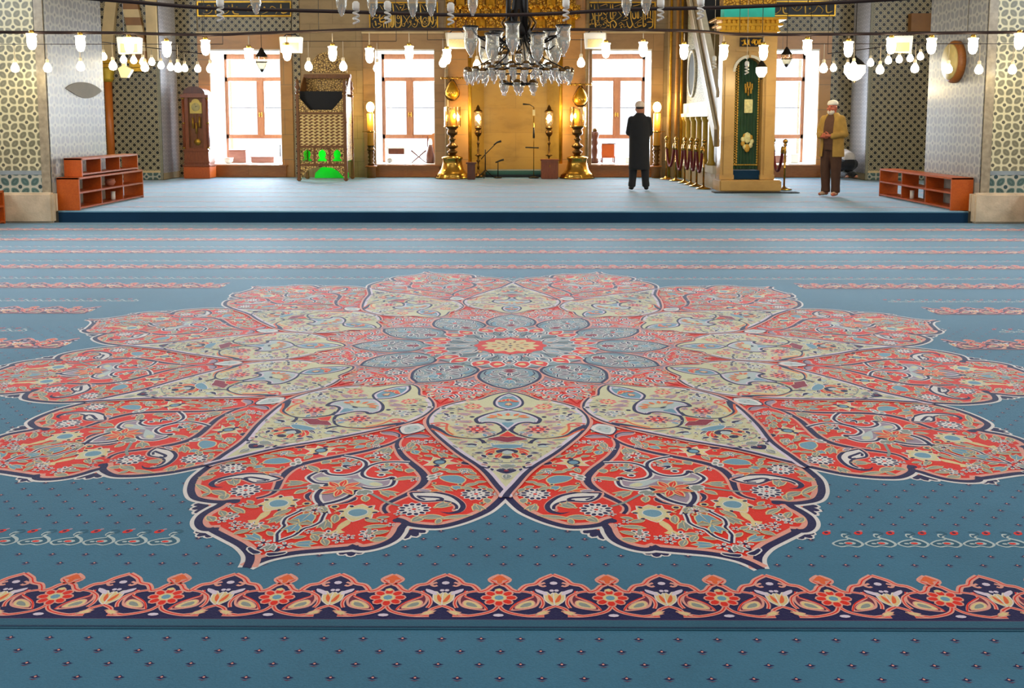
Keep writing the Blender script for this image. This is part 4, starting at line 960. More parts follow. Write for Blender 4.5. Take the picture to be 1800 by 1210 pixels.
m = MB(); pr = [(cx-.33, z+1.9), (cx+.33, z+1.9), (cx+.33, z+1.97)]+[(cx+.26*math.cos(math.pi*t/10)*1.0, z+1.97+.17*math.sin(math.pi*t/10)) for t in range(11)]+[(cx-.33, z+1.97)]
m.prism(pr, cy-.25, cy+.22, WOOD_RD); m.prism([(x, y+.02) for x, y in pr[3:14]]+[(cx-.2, z+2.0), (cx+.2, z+2.0)], cy-.27, cy-.24, WOOD_DK); k.part('hood', m)
m = MB(); pr = [(cx-.14, z+1.53), (cx+.14, z+1.53), (cx+.14, z+1.78)]+[(cx+.1*math.cos(math.pi*t/8), z+1.79+.08*math.sin(math.pi*t/8)) for t in range(9)]+[(cx-.14, z+1.78)]
m.prism(pr, cy-.16, cy-.12, plain('brass_dial', 'ffd870', .4, .0)); d = k.part('dial', m, None, 'arched yellow brass dial')
m = MB(); m.lathe([(.1, 0), (.1, .006), (.075, .008)], plain('ivory', 'ead9a0', .5), (cx, cy-.168, z+1.68), 20, True, 'y'); k.part('chapter_ring', m, d)
m = MB(); m.tube([(cx, cy-.175, z+1.68), (cx+.045, cy-.175, z+1.71)], .004, IRON); m.tube([(cx, cy-.175, z+1.68), (cx-.01, cy-.175, z+1.76)], .003, IRON); k.part('hands', m, d)
for dx, zz in ((-.08, 1.18), (0, 1.06), (.08, 1.2)):
    m = MB(); m.tube([(cx+dx, cy-.155, z+zz), (cx+dx, cy-.155, z+zz+.25)], .028, GOLD, 10); m.tube([(cx+dx, cy-.155, z+zz+.25), (cx+dx, cy-.155, z+1.52)], .004, GOLD, 5); k.part('weight', m)
m = MB(); m.tube([(cx, cy-.14, z+.9), (cx, cy-.14, z+1.5)], .006, GOLD, 6); m.lathe([(.001, -.012), (.075, -.01), (.08, 0), (.075, .01), (.001, .012)], GOLD, (cx+.01, cy-.145, z+.86), 18, True, 'y'); k.part('pendulum', m)
m = MB(); m.box(cx-.17, cx+.17, cy-.196, cy-.19, z+.72, z+1.92, glass('clock_glass', 'fbfbf8', .01)); k.part('glass_door', m)
for s in (-1, 1):
    m = MB(); m.tube([(cx+s*.285, cy-.21, z+.7), (cx+s*.285, cy-.21, z+1.9)], .03, WOOD_RD, 10)
    for zz in (.72, 1.3, 1.88): m.lathe([(.03, -.02), (.042, 0), (.03, .02)], BRASS, (cx+s*.285, cy-.21, z+zz), 10)
    k.part('side_column', m)

# ---- preacher's chair: carved, high-backed pulpit chair with a green lamp behind
cx, y0, y1 = -4.36, 21.75, 22.6
CARV = lattice_mat('carved_lattice', '7a4a1c', 'f0cc84', 26); CARV2 = carved_mat('carved_back', '5a3512', 'e2b868', 20, .4, .2); CH = wood('chair_wood', '6b3d16', '8a5522', .4, 6, 2)
k = U('pulpit_chair', 'tall carved wooden pulpit chair with a green light glowing underneath', 'chair', (cx, y0, PF)); z = PF
for sx in (-1, 1):
    for y in (y0, y1):
        m = MB(); x = cx+sx*.53; m.box(x-.035, x+.035, y-.035, y+.035, z, z+1.95, CH, .01)
        for q in (.02, .7, 1.3, 1.9): m.box(x-.045, x+.045, y-.045, y+.045, z+q, z+q+.04, CH)
        m.lathe([(.02, 1.95), (.055, 1.99), (.02, 2.04), (.06, 2.1), (.03, 2.18), (.045, 2.22), (.005, 2.3)], CH, (x, y, z), 12); k.part('leg', m)
m = MB(); m.box(cx-.5, cx+.5, y0-.01, y0+.025, z+.8, z+1.5, CARV); k.part('front_panel', m, None, 'gilded lattice front panel')
for q in (.34, .75, 1.5): m = MB(); m.box(cx-.53, cx+.53, y0-.03, y0+.03, z+q, z+q+.05, CH, .008); k.part('rail', m)
for x in (-.17, .17): m = MB(); m.box(cx+x-.025, cx+x+.025, y0-.02, y0+.02, z+.39, z+.75, CH); k.part('mullion', m)
for j in range(3):    # row of three pierced keyhole arches
    x = cx-.34+.34*j; a = .15; zz = z+.385; h = .37
    outer = [(x-a, zz), (x+a, zz), (x+a, zz+h), (x-a, zz+h)]
    hole = [(x-.1, zz+.05), (x+.1, zz+.05), (x+.1, zz+.1), (x+.055, zz+.13), (x+.085, zz+.21), (x+.07, zz+.28), (x, zz+.33), (x-.07, zz+.28), (x-.085, zz+.21), (x-.055, zz+.13), (x-.1, zz+.1)]
    tri = tessellate_polygon([[Vector((p[0], p[1], 0)) for p in outer], [Vector((p[0], p[1], 0)) for p in hole]])
    al = outer+hole; n = len(al); m = MB()
    m.add([(p[0], y0-.012, p[1]) for p in al]+[(p[0], y0+.012, p[1]) for p in al], [tuple(t) for t in tri]+[tuple(i+n for i in reversed(t)) for t in tri]+[(4+i, 4+(i+1) % 11, 4+(i+1) % 11+n, 4+i+n) for i in range(11)], CARV2)
    k.part('pierced_panel', m)
m = MB(); ar = [(cx-.5, z+.36)]+[(cx-.5+.14*q, z+w) for q, w in ((0, .06), (.4, .12), (1, .22), (2, .3))]+[(cx, z+.32)]+[(cx+.5-.14*q, z+w) for q, w in ((2, .3), (1, .22), (.4, .12), (0, .06))]+[(cx+.5, z+.36)]
m.prism(ar, y0-.015, y0+.015, CARV2); k.part('apron', m)
for sx in (-1, 1):
    m = MB(); x = cx+sx*.53; m.box(x-.012, x+.012, y0, y1, z+.45, z+1.9, CARV2); k.part('side_panel', m)
m = MB(); fr = [(cx-.53, z+1.98), (cx-.53, z+1.55), (cx+.53, z+1.55), (cx+.53, z+1.98), (cx+.48, z+1.98), (cx+.48, z+1.86), (cx+.25, z+1.60), (cx-.25, z+1.60), (cx-.48, z+1.86), (cx-.48, z+1.98)]
m.prism(fr, y0-.02, y0+.02, CARV2); k.part('collar', m)
m = MB(); m.box(cx-.5, cx+.5, y0+.03, y1-.03, z+1.3, z+1.36, BLACK, .02); m.box(cx-.5, cx+.5, y0+.12, y0+.16, z+1.5, z+2.02, BLACK); k.part('seat', m, None, 'black upholstered seat in shadow')
m = MB(); m.box(cx-.5, cx+.5, y1-.03, y1+.02, z+1.4, z+2.35, CARV2); m.box(cx-.54, cx+.54, y1-.14, y1+.04, z+2.33, z+2.43, CH, .01)
for sx in (-1, 1): m.prism([(y0+.15, z+1.96), (y1, z+1.96), (y1, z+2.36), (y1-.2, z+2.36)], cx+sx*.52-.012, cx+sx*.52+.012, CH, 'yz')
k.part('backrest', m)
m = MB(); cr_ = [(cx-.45, z+2.46), (cx+.45, z+2.46), (cx+.45, z+2.62), (cx+.38, z+2.66), (cx+.33, z+2.76), (cx+.2, z+2.9), (cx, z+2.95), (cx-.2, z+2.9), (cx-.33, z+2.76), (cx-.38, z+2.66), (cx-.45, z+2.62)]
m.prism(cr_, y1-.05, y1, CARV2); k.part('crest', m, None, 'rounded carved crest')
m = MB(); GREEN = emit('green_light', '10ff30', 3.2)
m.prism([(cx-.36, z+.02), (cx+.44, z+.02), (cx+.44, z+.14), (cx+.3, z+.26), (cx+.1, z+.3), (cx-.2, z+.27), (cx-.34, z+.14)], y1-.02, y1+.02, plain('green_cloth', '27d83f', .8, 0, .1, 4)); k.part('green_cloth', m, None, 'bright green cloth lit from beneath')
m = MB(); m.tube([(cx-.35, y1-.1, z+1.1), (cx+.35, y1-.1, z+1.1)], .022, GREEN); lampg = k.part('green_lamp', m, None, 'green neon tube')
m = MB(); m.box(cx-.5, cx+.5, y1-.02, y1+.01, z+.42, z+1.36, plain('green_lining', '2bbf3d', .8)); k.part('green_lining', m)

# ---- the two great brass candlesticks of the niche
def great_candlestick(x, y, label, lit):
    k = U('candlestick', label, 'candlestick', (x, y, PF), 'great brass candlesticks beside the niche'); z = PF; n = 28
    m = MB(); m.lathe([(.42, 0), (.42, .03), (.39, .06), (.40, .08), (.33, .14), (.27, .22), (.235, .34), (.225, .44), (.25, .47), (.25, .5), (.16, .53), (.09, .56)], BRASS, (x, y, z), n); k.part('foot', m, None, 'bell-shaped polished brass foot')
    m = MB(); m.lathe([(.08, .56), (.11, .6), (.13, .63), (.07, .67), (.06, .7), (.12, .73), (.14, .76), (.12, .79), (.06, .83), (.055, .89), (.09, .92), (.06, .95), (.055, 1.0), (.12, 1.04), (.13, 1.08), (.12, 1.12), (.1, 1.16), (.14, 1.19), (.14, 1.215)], BRONZE, (x, y, z), n); k.part('stem', m)
    m = MB(); m.lathe([(.2, 1.215), (.2, 1.235), (.19, 1.245)], BRASS, (x, y, z), n); k.part('drip_pan', m)
    m = MB(); m.tube([(x, y, z+1.24), (x, y, z+1.66)], .085, plain('candle_wax', 'dcb85a', .5, 0, .1, 4), 18); k.part('candle', m)
    m = MB(); m.lathe([(.185, 1.24), (.19, 1.68)], LAMPGL, (x, y, z), n, True, 'z', False); m.lathe([(.181, 1.68), (.186, 1.24)], LAMPGL, (x, y, z), n, True, 'z', False); k.part('glass_cylinder', m)
    for a in (0, 2.1, 4.2):
        m = MB(); m.tube([(x+.195*math.cos(a), y+.195*math.sin(a), z+1.23), (x+.195*math.cos(a), y+.195*math.sin(a), z+1.69)], .008, BRASS, 6); k.part('guard_rod', m)
    m = MB(); m.ball((x+lit*.14, y-.08, z+1.44), .035, FLAME, 10, (1, 1, 2.6)); k.part('light', m)
great_candlestick(-1.50, 22.86, 'great brass candlestick with bell foot on the pulpit-chair side of the niche', 1)
great_candlestick(1.46, 22.86, 'great brass candlestick with bell foot on the minbar side of the niche', -1)

# ---- slim lantern stands
def lantern_stand(x, y, label):
    k = U('lantern_stand', label, 'lamp', (x, y, PF), 'slim lantern stands in front of the niche'); z = PF
    m = MB(); m.lathe([(.12, 0), (.12, .04), (.07, .07), (.03, .12), (.03, .2)], BRONZE, (x, y, z), 16); k.part('base', m)
    m = MB(); m.lathe([(.02, .2), (.035, .26), (.02, .3), (.02, .36), (.05, .4), (.02, .44), (.02, .5), (.085, .53), (.085, .54), (.02, .56), (.03, .66), (.018, .7), (.02, .78), (.04, .82), (.02, .86), (.025, .98), (.05, 1.0), (.085, 1.05), (.085, 1.1), (.05, 1.15), (.08, 1.17), (.08, 1.22)], BRONZE, (x, y, z), 16); k.part('stem', m)
    m = MB(); m.lathe([(.08, 1.23), (.095, 1.3), (.1, 1.42), (.085, 1.56)], LAMPGL, (x, y, z), 18, True, 'z', False); k.part('glass', m)
    m = MB(); m.lathe([(.11, 1.56), (.1, 1.6), (.05, 1.63), (.05, 1.66), (.03, 1.7), (.005, 1.74)], BRONZE, (x, y, z), 16); k.part('cap', m)
    m = MB(); m.ball((x, y, z+1.42), .058, BULB, 12, (1, 1, 1.3)); k.part('light_bulb', m)
lantern_stand(-.90, 23.2, 'slim bronze lantern stand with glowing glass beside the boom microphone')
lantern_stand(.80, 23.2, 'slim bronze lantern stand with glowing glass behind the red-brown chest')

# ---- carved candle posts with lit lamps beside the middle windows
def candle_post(x, y, label):
    k = U('candle_post', label, 'candle', (x, y, PF), 'carved candle posts by the middle windows'); z = PF
    m = MB(); m.lathe([(.11, 0), (.11, .25), (.14, .26), (.14, .29)], WOOD_MD, (x, y, z), 16); k.part('plinth', m)
    m = MB(); m.lathe([(.07, .29), (.09, .33), (.05, .36), (.085, .41), (.05, .45), (.085, .5), (.05, .54), (.085, .6), (.06, .64), (.1, .66), (.1, .68), (.07, .72), (.09, .76), (.1, .77)], BRONZE, (x, y, z), 16); k.part('turned_stem', m)
    m = MB(); m.lathe([(.085, .77), (.085, 1.53)], plain('yellow_wax', 'd99a34', .45, 0, .1, 3), (x, y, z), 18); k.part('candle', m, None, 'thick yellow wax candle')
    m = MB(); m.lathe([(.09, 1.08), (.1, 1.1), (.09, 1.12)], BRASS, (x, y, z), 18); m.tube([(x-.2, y, z+1.1), (x+.2, y, z+1.1)], .008, BRASS, 6); k.part('bracket', m)
    m = MB(); m.ball((x, y, z+1.68), .1, emit('yellow_lamp', 'ffe08a', 11), 14, (1, 1, 1.3)); m.lathe([(.05, 1.53), (.05, 1.57)], BRASS, (x, y, z), 12); k.part('globe_lamp', m)
candle_post(-3.46, 23.08, 'carved post with thick yellow candle right of the pulpit chair')
candle_post(3.36, 23.08, 'carved post with thick yellow candle behind the black-coated man')

# ---- brass bars and pear-shaped ornaments by the niche
for x, zb, lb, lb2 in ((-1.52, 2.55, 'gold pear-shaped ornament hanging on the pulpit-chair side of the niche', 'brass wall bar above the gold ornament on the pulpit-chair side'), (1.55, 2.40, 'gold pear-shaped ornament hanging on the minbar side of the niche', 'brass wall bar above the gold ornament on the minbar side')):
    y = YB-.28; k = U('wall_bar', lb2, 'wall bracket', (x, y, zb))
    m = MB(); m.tube([(x-.24, y, zb), (x+.24, y, zb)], .018, BRASS, 8)
    for q in (-.24, -.12, 0, .12, .24): m.ball((x+q, y, zb), .035, BRASS, 8)
    k.part('rod', m)
    m = MB(); m.box(x-.03, x+.03, y, YB-.12, zb-.02, zb+.02, BRASS); k.part('bracket', m)
    k = U('hanging_ornament', lb, 'ornament', (x, y, zb-.05))
    m = MB(); m.lathe([(.005, -.5), (.1, -.48), (.165, -.4), (.17, -.32), (.13, -.22), (.075, -.12), (.05, -.08)], GOLD, (x, y+.02, zb), 20); k.part('gold_body', m)
    m = MB(); m.lathe([(.175, -.01), (.185, 0), (.175, .01)], BRONZE, (x, y+.02, zb-.36), 20, True, 'y'); m.tube([(x-.16, y+.02, zb-.3), (x-.05, y+.02, zb-.08), (x, y, zb-.02), (x+.05, y+.02, zb-.08), (x+.16, y+.02, zb-.3)], .022, BRONZE, 8); k.part('dark_band', m)
    m = MB()
    for q in (-.06, -.01, .05): m.tube([(x+q-.02, y-.15, zb-.38), (x+q, y-.155, zb-.34), (x+q+.03, y-.15, zb-.37)], .008, plain('script_gold2', 'f0cf74', .35, .3), 6)
    k.part('gold_lettering', m)

# ---- microphones, chest and post in front of the niche
k = U('microphone_stand', 'black boom microphone stand left of the niche centre', 'microphone', (-.72, 22.9, PF)); x, y, z = -.72, 22.9, PF
m = MB()
for a in (.4, 2.5, 4.6): m.tube([(x, y, z+.2), (x+.22*math.cos(a), y+.22*math.sin(a), z+.012)], .011, IRON, 6)
k.part('tripod', m); m = MB(); m.tube([(x, y, z+.18), (x, y, z+.68)], .013, IRON, 8); k.part('pole', m); m = MB(); m.tube([(x-.1, y, z+.45), (x, y, z+.57), (x+.26, y, z+.83)], .011, IRON, 8); k.part('boom', m)
m = MB(); m.tube([(x+.2, y-.01, z+.79), (x+.28, y-.01, z+.85), (x+.38, y-.01, z+.88)], [.014, .022, .028], BLACK, 10); k.part('microphone', m)
k = U('low_microphone', 'small black microphone on a short stand inside the niche', 'microphone', (-.42, 22.95, PF)); x, y = -.42, 22.95
m = MB(); m.lathe([(.09, 0), (.09, .02), (.03, .03)], IRON, (x, y, z), 14); k.part('base', m); m = MB(); m.tube([(x, y, z+.03), (x, y, z+.38)], .011, IRON, 8); k.part('pole', m); m = MB(); m.tube([(x-.06, y, z+.37), (x+.06, y, z+.42), (x+.14, y, z+.44)], [.016, .022, .026], BLACK, 10); k.part('microphone', m)
k = U('microphone_stand', 'tall straight microphone stand right of the niche centre', 'microphone', (.43, 22.95, PF)); x, y = .43, 22.95
m = MB(); m.lathe([(.12, 0), (.12, .02), (.04, .04)], IRON, (x, y, z), 18); k.part('base', m); m = MB(); m.tube([(x, y, z+.03), (x, y, z+1.68)], .010, BRASS, 8); k.part('pole', m)
m = MB(); m.tube([(x, y-.02, z+.95), (x, y-.02, z+1.2)], [.026, .018], BLACK, 10); k.part('microphone', m); m = MB(); m.tube([(x-.2, y-.01, z+.73), (x+.12, y-.01, z+.72)], .016, IRON, 8); k.part('cross_arm', m)
m = MB(); m.tube([(x, y, z+1.68), (x-.1, y-.02, z+1.74), (x-.26, y-.03, z+1.75)], [.008, .01, .022], BLACK, 8); k.part('upper_microphone', m); m = MB(); m.box(x-.03, x+.03, y-.02, y+.02, z+1.48, z+1.62, plain('brass_clip', 'e8d49a', .4)); k.part('clip', m)
k = U('chest', 'red-brown wooden chest in front of the right-hand lantern stand', 'chest', (.80, 22.75, PF)); x, y = .80, 22.75
m = MB(); m.box(x-.2, x+.2, y-.14, y+.14, z, z+.42, WOOD_RD, .01); k.part('body', m); m = MB(); m.box(x-.22, x+.22, y-.16, y+.16, z+.42, z+.46, WOOD_RD, .008); k.part('lid', m); m = MB(); m.ball((x, y-.145, z+.3), .018, BRASS, 8); k.part('knob', m)
k = U('book_plinth', 'short dark wooden plinth beside the left candlestick foot', 'stand', (-1.03, 22.42, PF)); x, y = -1.03, 22.42
m = MB(); m.box(x-.09, x+.09, y-.09, y+.09, z, z+.36, WOOD_DK, .008); k.part('shaft', m); m = MB(); m.box(x-.12, x+.12, y-.12, y+.12, z+.36, z+.40, WOOD_DK, .006); k.part('top', m)

# ---- things on the window sills
SZ = WZ0+.019
def crate(x0, x1, y0, y1, h, mt, name, label, cat='box'):
    k = U(name, label, cat, ((x0+x1)/2, (y0+y1)/2, SZ)); m = MB(); m.box(x0, x1, y0, y1, SZ, SZ+h, mt, .008); k.part('body', m)
    m = MB(); m.box(x0-.015, x1+.015, y0-.015, y1+.015, SZ+h, SZ+h+.025, mt, .006); k.part('lid', m); return k
PINKW = wood('pinkish_wood', '8a5648', 'a06c5a', .5, 5, 0)
crate(-7.18, -6.75, 24.1, 24.4, .30, PINKW, 'book_box', 'pinkish wooden box on the sill beside the tall clock')
crate(-6.62, -6.05, 24.1, 24.35, .13, PINKW, 'book_box', 'long low wooden box in the middle of the sill right of the tall clock')
k = U('bottle', 'thin-necked clear bottle at the right end of the sill by the tall clock', 'bottle', (-5.86, 24.0, SZ)); m = MB(); m.lathe([(.05, 0), (.05, .1), (.02, .16)], CRYSTAL, (-5.86, 24.0, SZ), 12); k.part('body', m); m = MB(); m.lathe([(.012, .16), (.01, .45)], IRON, (-5.86, 24.0, SZ), 8); k.part('neck', m)
k = U('bowl', 'white bowl on the sill beside the tall clock', 'bowl', (-7.1, 23.8, SZ)); m = MB(); m.lathe([(.05, 0), (.11, .05), (.12, .14), (.11, .14), (.09, .05), (.01, .02)], WHITE_P, (-7.1, 23.8, SZ), 16); k.part('body', m); m = MB(); m.lathe([(.05, -.001), (.055, .01)], WHITE_P, (-7.1, 23.8, SZ), 12); k.part('foot', m)
# window 2
k = U('folding_table', 'small table with dark drawer on the sill of the window right of the pulpit chair', 'table', (-3.0, 24.2, SZ))
m = MB(); m.box(-3.22, -2.74, 24.05, 24.35, SZ+.36, SZ+.40, WHITE_M, .006); k.part('table_top', m); m = MB(); m.box(-3.18, -2.78, 24.08, 24.33, SZ+.22, SZ+.36, WOOD_DK); k.part('drawer', m)
for x in (-3.19, -2.77):
    for y in (24.08, 24.32): m = MB(); m.box(x-.015, x+.015, y-.015, y+.015, SZ, SZ+.36, WHITE_M); k.part('leg', m)
k = U('book_stand', 'X-shaped wooden book stand on the sill near the left candlestick', 'book stand', (-2.42, 24.2, SZ))
for s in (-1, 1):
    m = MB(); m.prism([(-2.42-s*.2, SZ), (-2.42-s*.17, SZ), (-2.42+s*.2, SZ+.3), (-2.42+s*.17, SZ+.32)], 24.1+.01*s, 24.35+.01*s, WOOD_DK); k.part('leaf', m)
k = U('table_lamp', 'dark-footed lamp with white shade on the sill beside the left candlestick', 'lamp', (-2.12, 23.95, SZ)); x, y = -2.12, 23.95
m = MB(); m.lathe([(.1, 0), (.1, .2), (.07, .35), (.05, .45)], WOOD_DK, (x, y, SZ), 14); k.part('foot', m); m = MB(); m.lathe([(.05, .45), (.055, .5), (.04, .58), (.02, .61)], WHITE_P, (x, y, SZ), 14); k.part('shade', m)
k = U('alarm_clock', 'little white clock on the sill beside the carved candle post', 'clock', (-3.1, 23.75, SZ)); m = MB(); m.lathe([(.07, -.03), (.07, .03)], WHITE_P, (-3.1, 23.75, SZ+.075), 16, True, 'y'); k.part('body', m); m = MB(); m.lathe([(.055, -.035), (.055, -.031)], plain('clock_face', 'b9b7bd', .5), (-3.1, 23.75, SZ+.075), 16, True, 'y'); k.part('dial', m)
k = U('side_board', 'slanted honey-wood board leaning in the window left of the niche', 'board', (-2.05, 24.4, SZ)); m = MB(); m.prism([(-2.22, SZ), (-1.975, SZ), (-1.975, SZ+.78), (-2.22, SZ+.66)], 24.42, 24.46, WOOD_MD); k.part('panel', m); m = MB(); m.box(-2.24, -2.21, 24.41, 24.47, SZ, SZ+.66, WOOD_DK); k.part('edge_strip', m)
# window 3
k = U('armchair', 'orange-brown wooden armchair standing in the window in front of the man in black', 'chair', (2.15, 24.2, SZ)); x = 2.15
m = MB(); m.box(x-.02, x+.3, 24.0, 24.04, SZ+.16, SZ+.47, WOOD_OR, .01); k.part('front_panel', m); m = MB(); m.box(x-.02, x+.32, 24.0, 24.4, SZ+.13, SZ+.17, WOOD_OR, .01); k.part('seat', m)
m = MB(); m.box(x-.03, x+.33, 23.99, 24.05, SZ+.47, SZ+.49, WOOD_DK); k.part('rail', m)
for q in (x-.0, x+.3):
    for y in (24.03, 24.37): m = MB(); m.box(q-.015, q+.015, y-.015, y+.015, SZ, SZ+.14, WOOD_DK); k.part('leg', m)
k = U('newel_post', 'dark carved post leaning at the left edge of the window with the armchair', 'post', (1.96, 24.0, SZ)); x, y = 1.96, 24.0
m = MB(); m.lathe([(.1, 0), (.1, .1), (.06, .14), (.09, .3), (.06, .42), (.1, .5), (.07, .58), (.11, .7), (.1, .78)], WOOD_DK, (x, y, SZ), 12); k.part('shaft', m); m = MB(); m.ball((x, y, SZ+.81), .06, BRONZE, 10); k.part('finial', m)
crate(2.72, 2.84, 24.0, 24.12, .12, WHITE_P, 'salt_box', 'tiny pale box on the sill between armchair and dark cabinet')
crate(2.9, 3.16, 24.05, 24.3, .33, WOOD_DK, 'cabinet', 'dark little cabinet on the sill beside the man in black', 'cabinet')
# window 4
crate(6.35, 6.75, 24.1, 24.4, .16, PINKW, 'book_box', 'low brown box on the sill right of the green-curtained doorway')
k = crate(6.82, 7.02, 23.95, 24.2, .2, WHITE_P, 'white_box', 'white box on the sill beside the man in the tan jacket')

# ---- shoe shelves
def shelf_unit(name, x0, x1, y0, y1, z0, z1, face, rows, cols, label, group='orange wooden shelves along the pillars'):
    k = U(name, label, 'shelf', ((x0+x1)/2, (y0+y1)/2, z0), group); t = .03
    for y, nm in ((y0, 'end_panel'), (y1-t, 'end_panel')): m = MB(); m.box(x0, x1, y, y+t, z0, z1, WOOD_OR); k.part(nm, m)
    m = MB(); m.box(x0, x1, y0, y1, z1-t, z1+.001, WOOD_OR, .004); k.part('top', m)
    for r in range(rows):
        zz = z0+(z1-z0)*r/rows; m = MB(); m.box(x0, x1, y0+t, y1-t, zz+(.02 if r == 0 else 0), zz+(.045 if r == 0 else .028), WOOD_OX); k.part('board', m)
    for c in range(1, cols):
        y = y0+(y1-y0)*c/cols; m = MB(); m.box(x0+.02, x1-.02, y-.012, y+.012, z0+.03, z1-t, WOOD_OX); k.part('divider', m)
    return k
shelf_unit('shoe_shelf', -6.895, -6.56, 14.45, 16.95, PF, .67, 1, 2, 3, 'long two-tier orange wooden shelf at the foot of the left pillar')
shelf_unit('shoe_shelf', -6.85, -6.58, 14.62, 16.8, .676, .955, 1, 1, 3, 'smaller orange wooden shelf stacked on top of the long left shelf')
shelf_unit('shoe_shelf', 6.57, 6.895, 14.5, 17.4, PF, .67, -1, 2, 3, 'long two-tier orange wooden shelf at the foot of the right pillar')
shelf_unit('shoe_shelf', -7.95, -7.52, 13.3, 14.12, .012, .50, 1, 2, 1, 'orange shelf on the lower floor cut by the left picture edge')
shelf_unit('shoe_shelf', 7.5, 7.9, 13.3, 14.1, .012, .50, -1, 2, 1, 'orange shelf on the lower floor cut by the right picture edge')
def small(name, label, cat, x, y, z, prof, mt, n=14):
    k = U(name, label, cat, (x, y, z)); m = MB(); m.lathe(prof, mt, (x, y, z), n); k.part('body', m); r = prof[-1][0]; h = prof[-1][1]
    m = MB(); m.lathe([(r*1.05, h-.006), (r*1.08, h), (r*1.05, h+.006)], mt, (x, y, z), n); k.part('rim', m)
small('paper_roll', 'white paper roll standing in the lower tier of the left shelf', 'roll', -6.66, 15.9, .223, [(.035, 0), (.035, .13)], WHITE_P)
small('slipper_pot', 'small pinkish pot in the upper tier of the left shelf', 'pot', -6.68, 15.85, .455, [(.05, 0), (.085, .06), (.07, .11)], plain('pink_clay', 'b06a52', .6))
small('paper_roll', 'white paper roll standing in the lower tier of the right shelf', 'roll', 6.68, 16.2, .223, [(.035, 0), (.035, .13)], WHITE_P)

# ---- round board on the right pillar
k = U('wall_plaque', 'round gold-faced board hung on the right pillar side', 'plaque', (6.91, 15.3, 2.44))
m = MB(); m.lathe([(.3, -.10), (.33, -.06), (.33, 0)], WOOD_MD, (6.915, 15.3, 2.44), 32, True, 'x'); k.part('rim', m); m = MB(); m.lathe([(.27, -.125), (.28, -.1)], plain('gold_face', 'd9c07a', .5, .1, .15, 8), (6.915, 15.3, 2.44), 32, True, 'x'); k.part('face', m)
# ------------------------------------------------------------------ minbar: stepped pulpit seen from its doorway and left flank
MB_ST = stone_mat('minbar_stone', 'c39a58', 'b98e4c', (0, 2), 2.5, 2.0, .002, .3); MB_S2 = stone_mat('minbar_flank', 'b3a078', 'a6936c', (1, 2), 2.0, 1.2, .003, .35)
MPALE = plain('pale_marble', 'd8cfb8', .55, 0, .1, 5); YST = plain('yellow_stone', 'bf9f3c', .4, 0, .12, 5); OVAL = plain('dark_oval', '33352b', .8, 0, .3, 14)
FILI = carved_mat('pierced_stone', '4a4630', 'b5aa80', 22, .6, 0)
k = U('minbar', 'tall gilded stone minbar with green-curtained doorway and steep side balustrade', 'pulpit', (4.5, 18.45, PF)); z = PF
m = MB(); m.box(3.92, 5.1, 18.45, 19.15, z, z+.22, MB_ST, .02); m.box(3.97, 5.02, 19.15, 23.3, z, z+.3, MB_S2); k.part('plinth', m)
for x0, x1 in ((3.95, 4.20), (4.73, 4.98)):
    m = MB(); m.box(x0, x1, 18.6, 18.95, z+.22, 3.2, MB_ST); m.box(x0+.05, x1-.05, 18.575, 18.6, z+.3, 2.55, MB_ST, .01); m.box(x0-.015, x1+.015, 18.58, 18.97, z+.22, z+.32, MB_ST, .01); k.part('jamb', m)
ax, ar, zs = 4.465, .265, 2.46
arc_ = [(ax+ar*math.cos(math.pi*t/16), zs+ar*math.sin(math.pi*t/16)) for t in range(17)]
m = MB(); m.prism([(4.73, zs), (4.73, 3.2), (4.2, 3.2), (4.2, zs)]+list(reversed(arc_[1:-1])), 18.62, 18.93, MB_ST)
ring = [(ax+(ar+.05)*math.cos(math.pi*t/16), zs+(ar+.05)*math.sin(math.pi*t/16)) for t in range(17)]
m.prism(ring+list(reversed(arc_)), 18.585, 18.625, MPALE); m.box(ax-.02, ax+.02, 18.58, 18.62, zs+ar, 2.86, MB_ST); m.box(4.2, 4.73, 18.59, 18.62, 2.84, 2.88, MB_ST); k.part('arch', m)
m = MB(); m.box(4.27, 4.71, 18.585, 18.6, 2.93, 3.1, BLACK); pl_ = k.part('inscription', m, None, 'small black plate with gold lettering')
m = MB()
for st in GS: m.tube(smooth_pts([(4.29+x/1000*.4, 18.58, 3.09-y/100*.15) for x, y in st], False, 3), .011, GOLD, 5)
for st in GS[:4]: m.tube(smooth_pts([(4.69-x/1000*.4, 18.58, 2.95+y/100*.13) for x, y in st], False, 3), .009, GOLD, 5)
k.part('gold_lettering', m, pl_)
m = MB(); c0 = 4.445
for j, (d, z0, z1) in enumerate(((.06, 3.2, 3.24), (.1, 3.31, 3.36), (.15, 3.42, 3.47))): m.box(c0-.52-d, c0+.52+d, 18.6-d, 19.0+d, z0, z1, GOLD, .012)
for j in range(12):
    x = c0-.55+1.1*(j+.5)/12
    m.prism([(x-.036, 3.24), (x+.036, 3.24), (x+.036, 3.28), (x+.02, 3.315), (x-.02, 3.315), (x-.036, 3.28)], 18.53, 18.6, GOLD); m.box(x-.03, x+.03, 18.5, 18.6, 3.36, 3.42, GOLD, .01)
m.box(c0-.54, c0+.54, 18.56, 19.02, 3.22, 3.44, GOLD); k.part('cornice', m, None, 'gilded stalactite cornice')
m = MB(); m.box(c0-.48, c0+.48, 18.62, 18.95, 3.47, 3.68, plain('turquoise_paint', '2fd6c0', .5, 0, .15, 3)); m.box(c0-.5, c0+.5, 18.6, 18.97, 3.68, 3.95, GOLD_C); k.part('crown', m, None, 'turquoise and gold band above the cornice')
GREENC = plain('green_curtain', '23492f', .85, 0, .25, 3, .1, Sheen_Weight=.3)
m = MB(); n = 40; vs = []
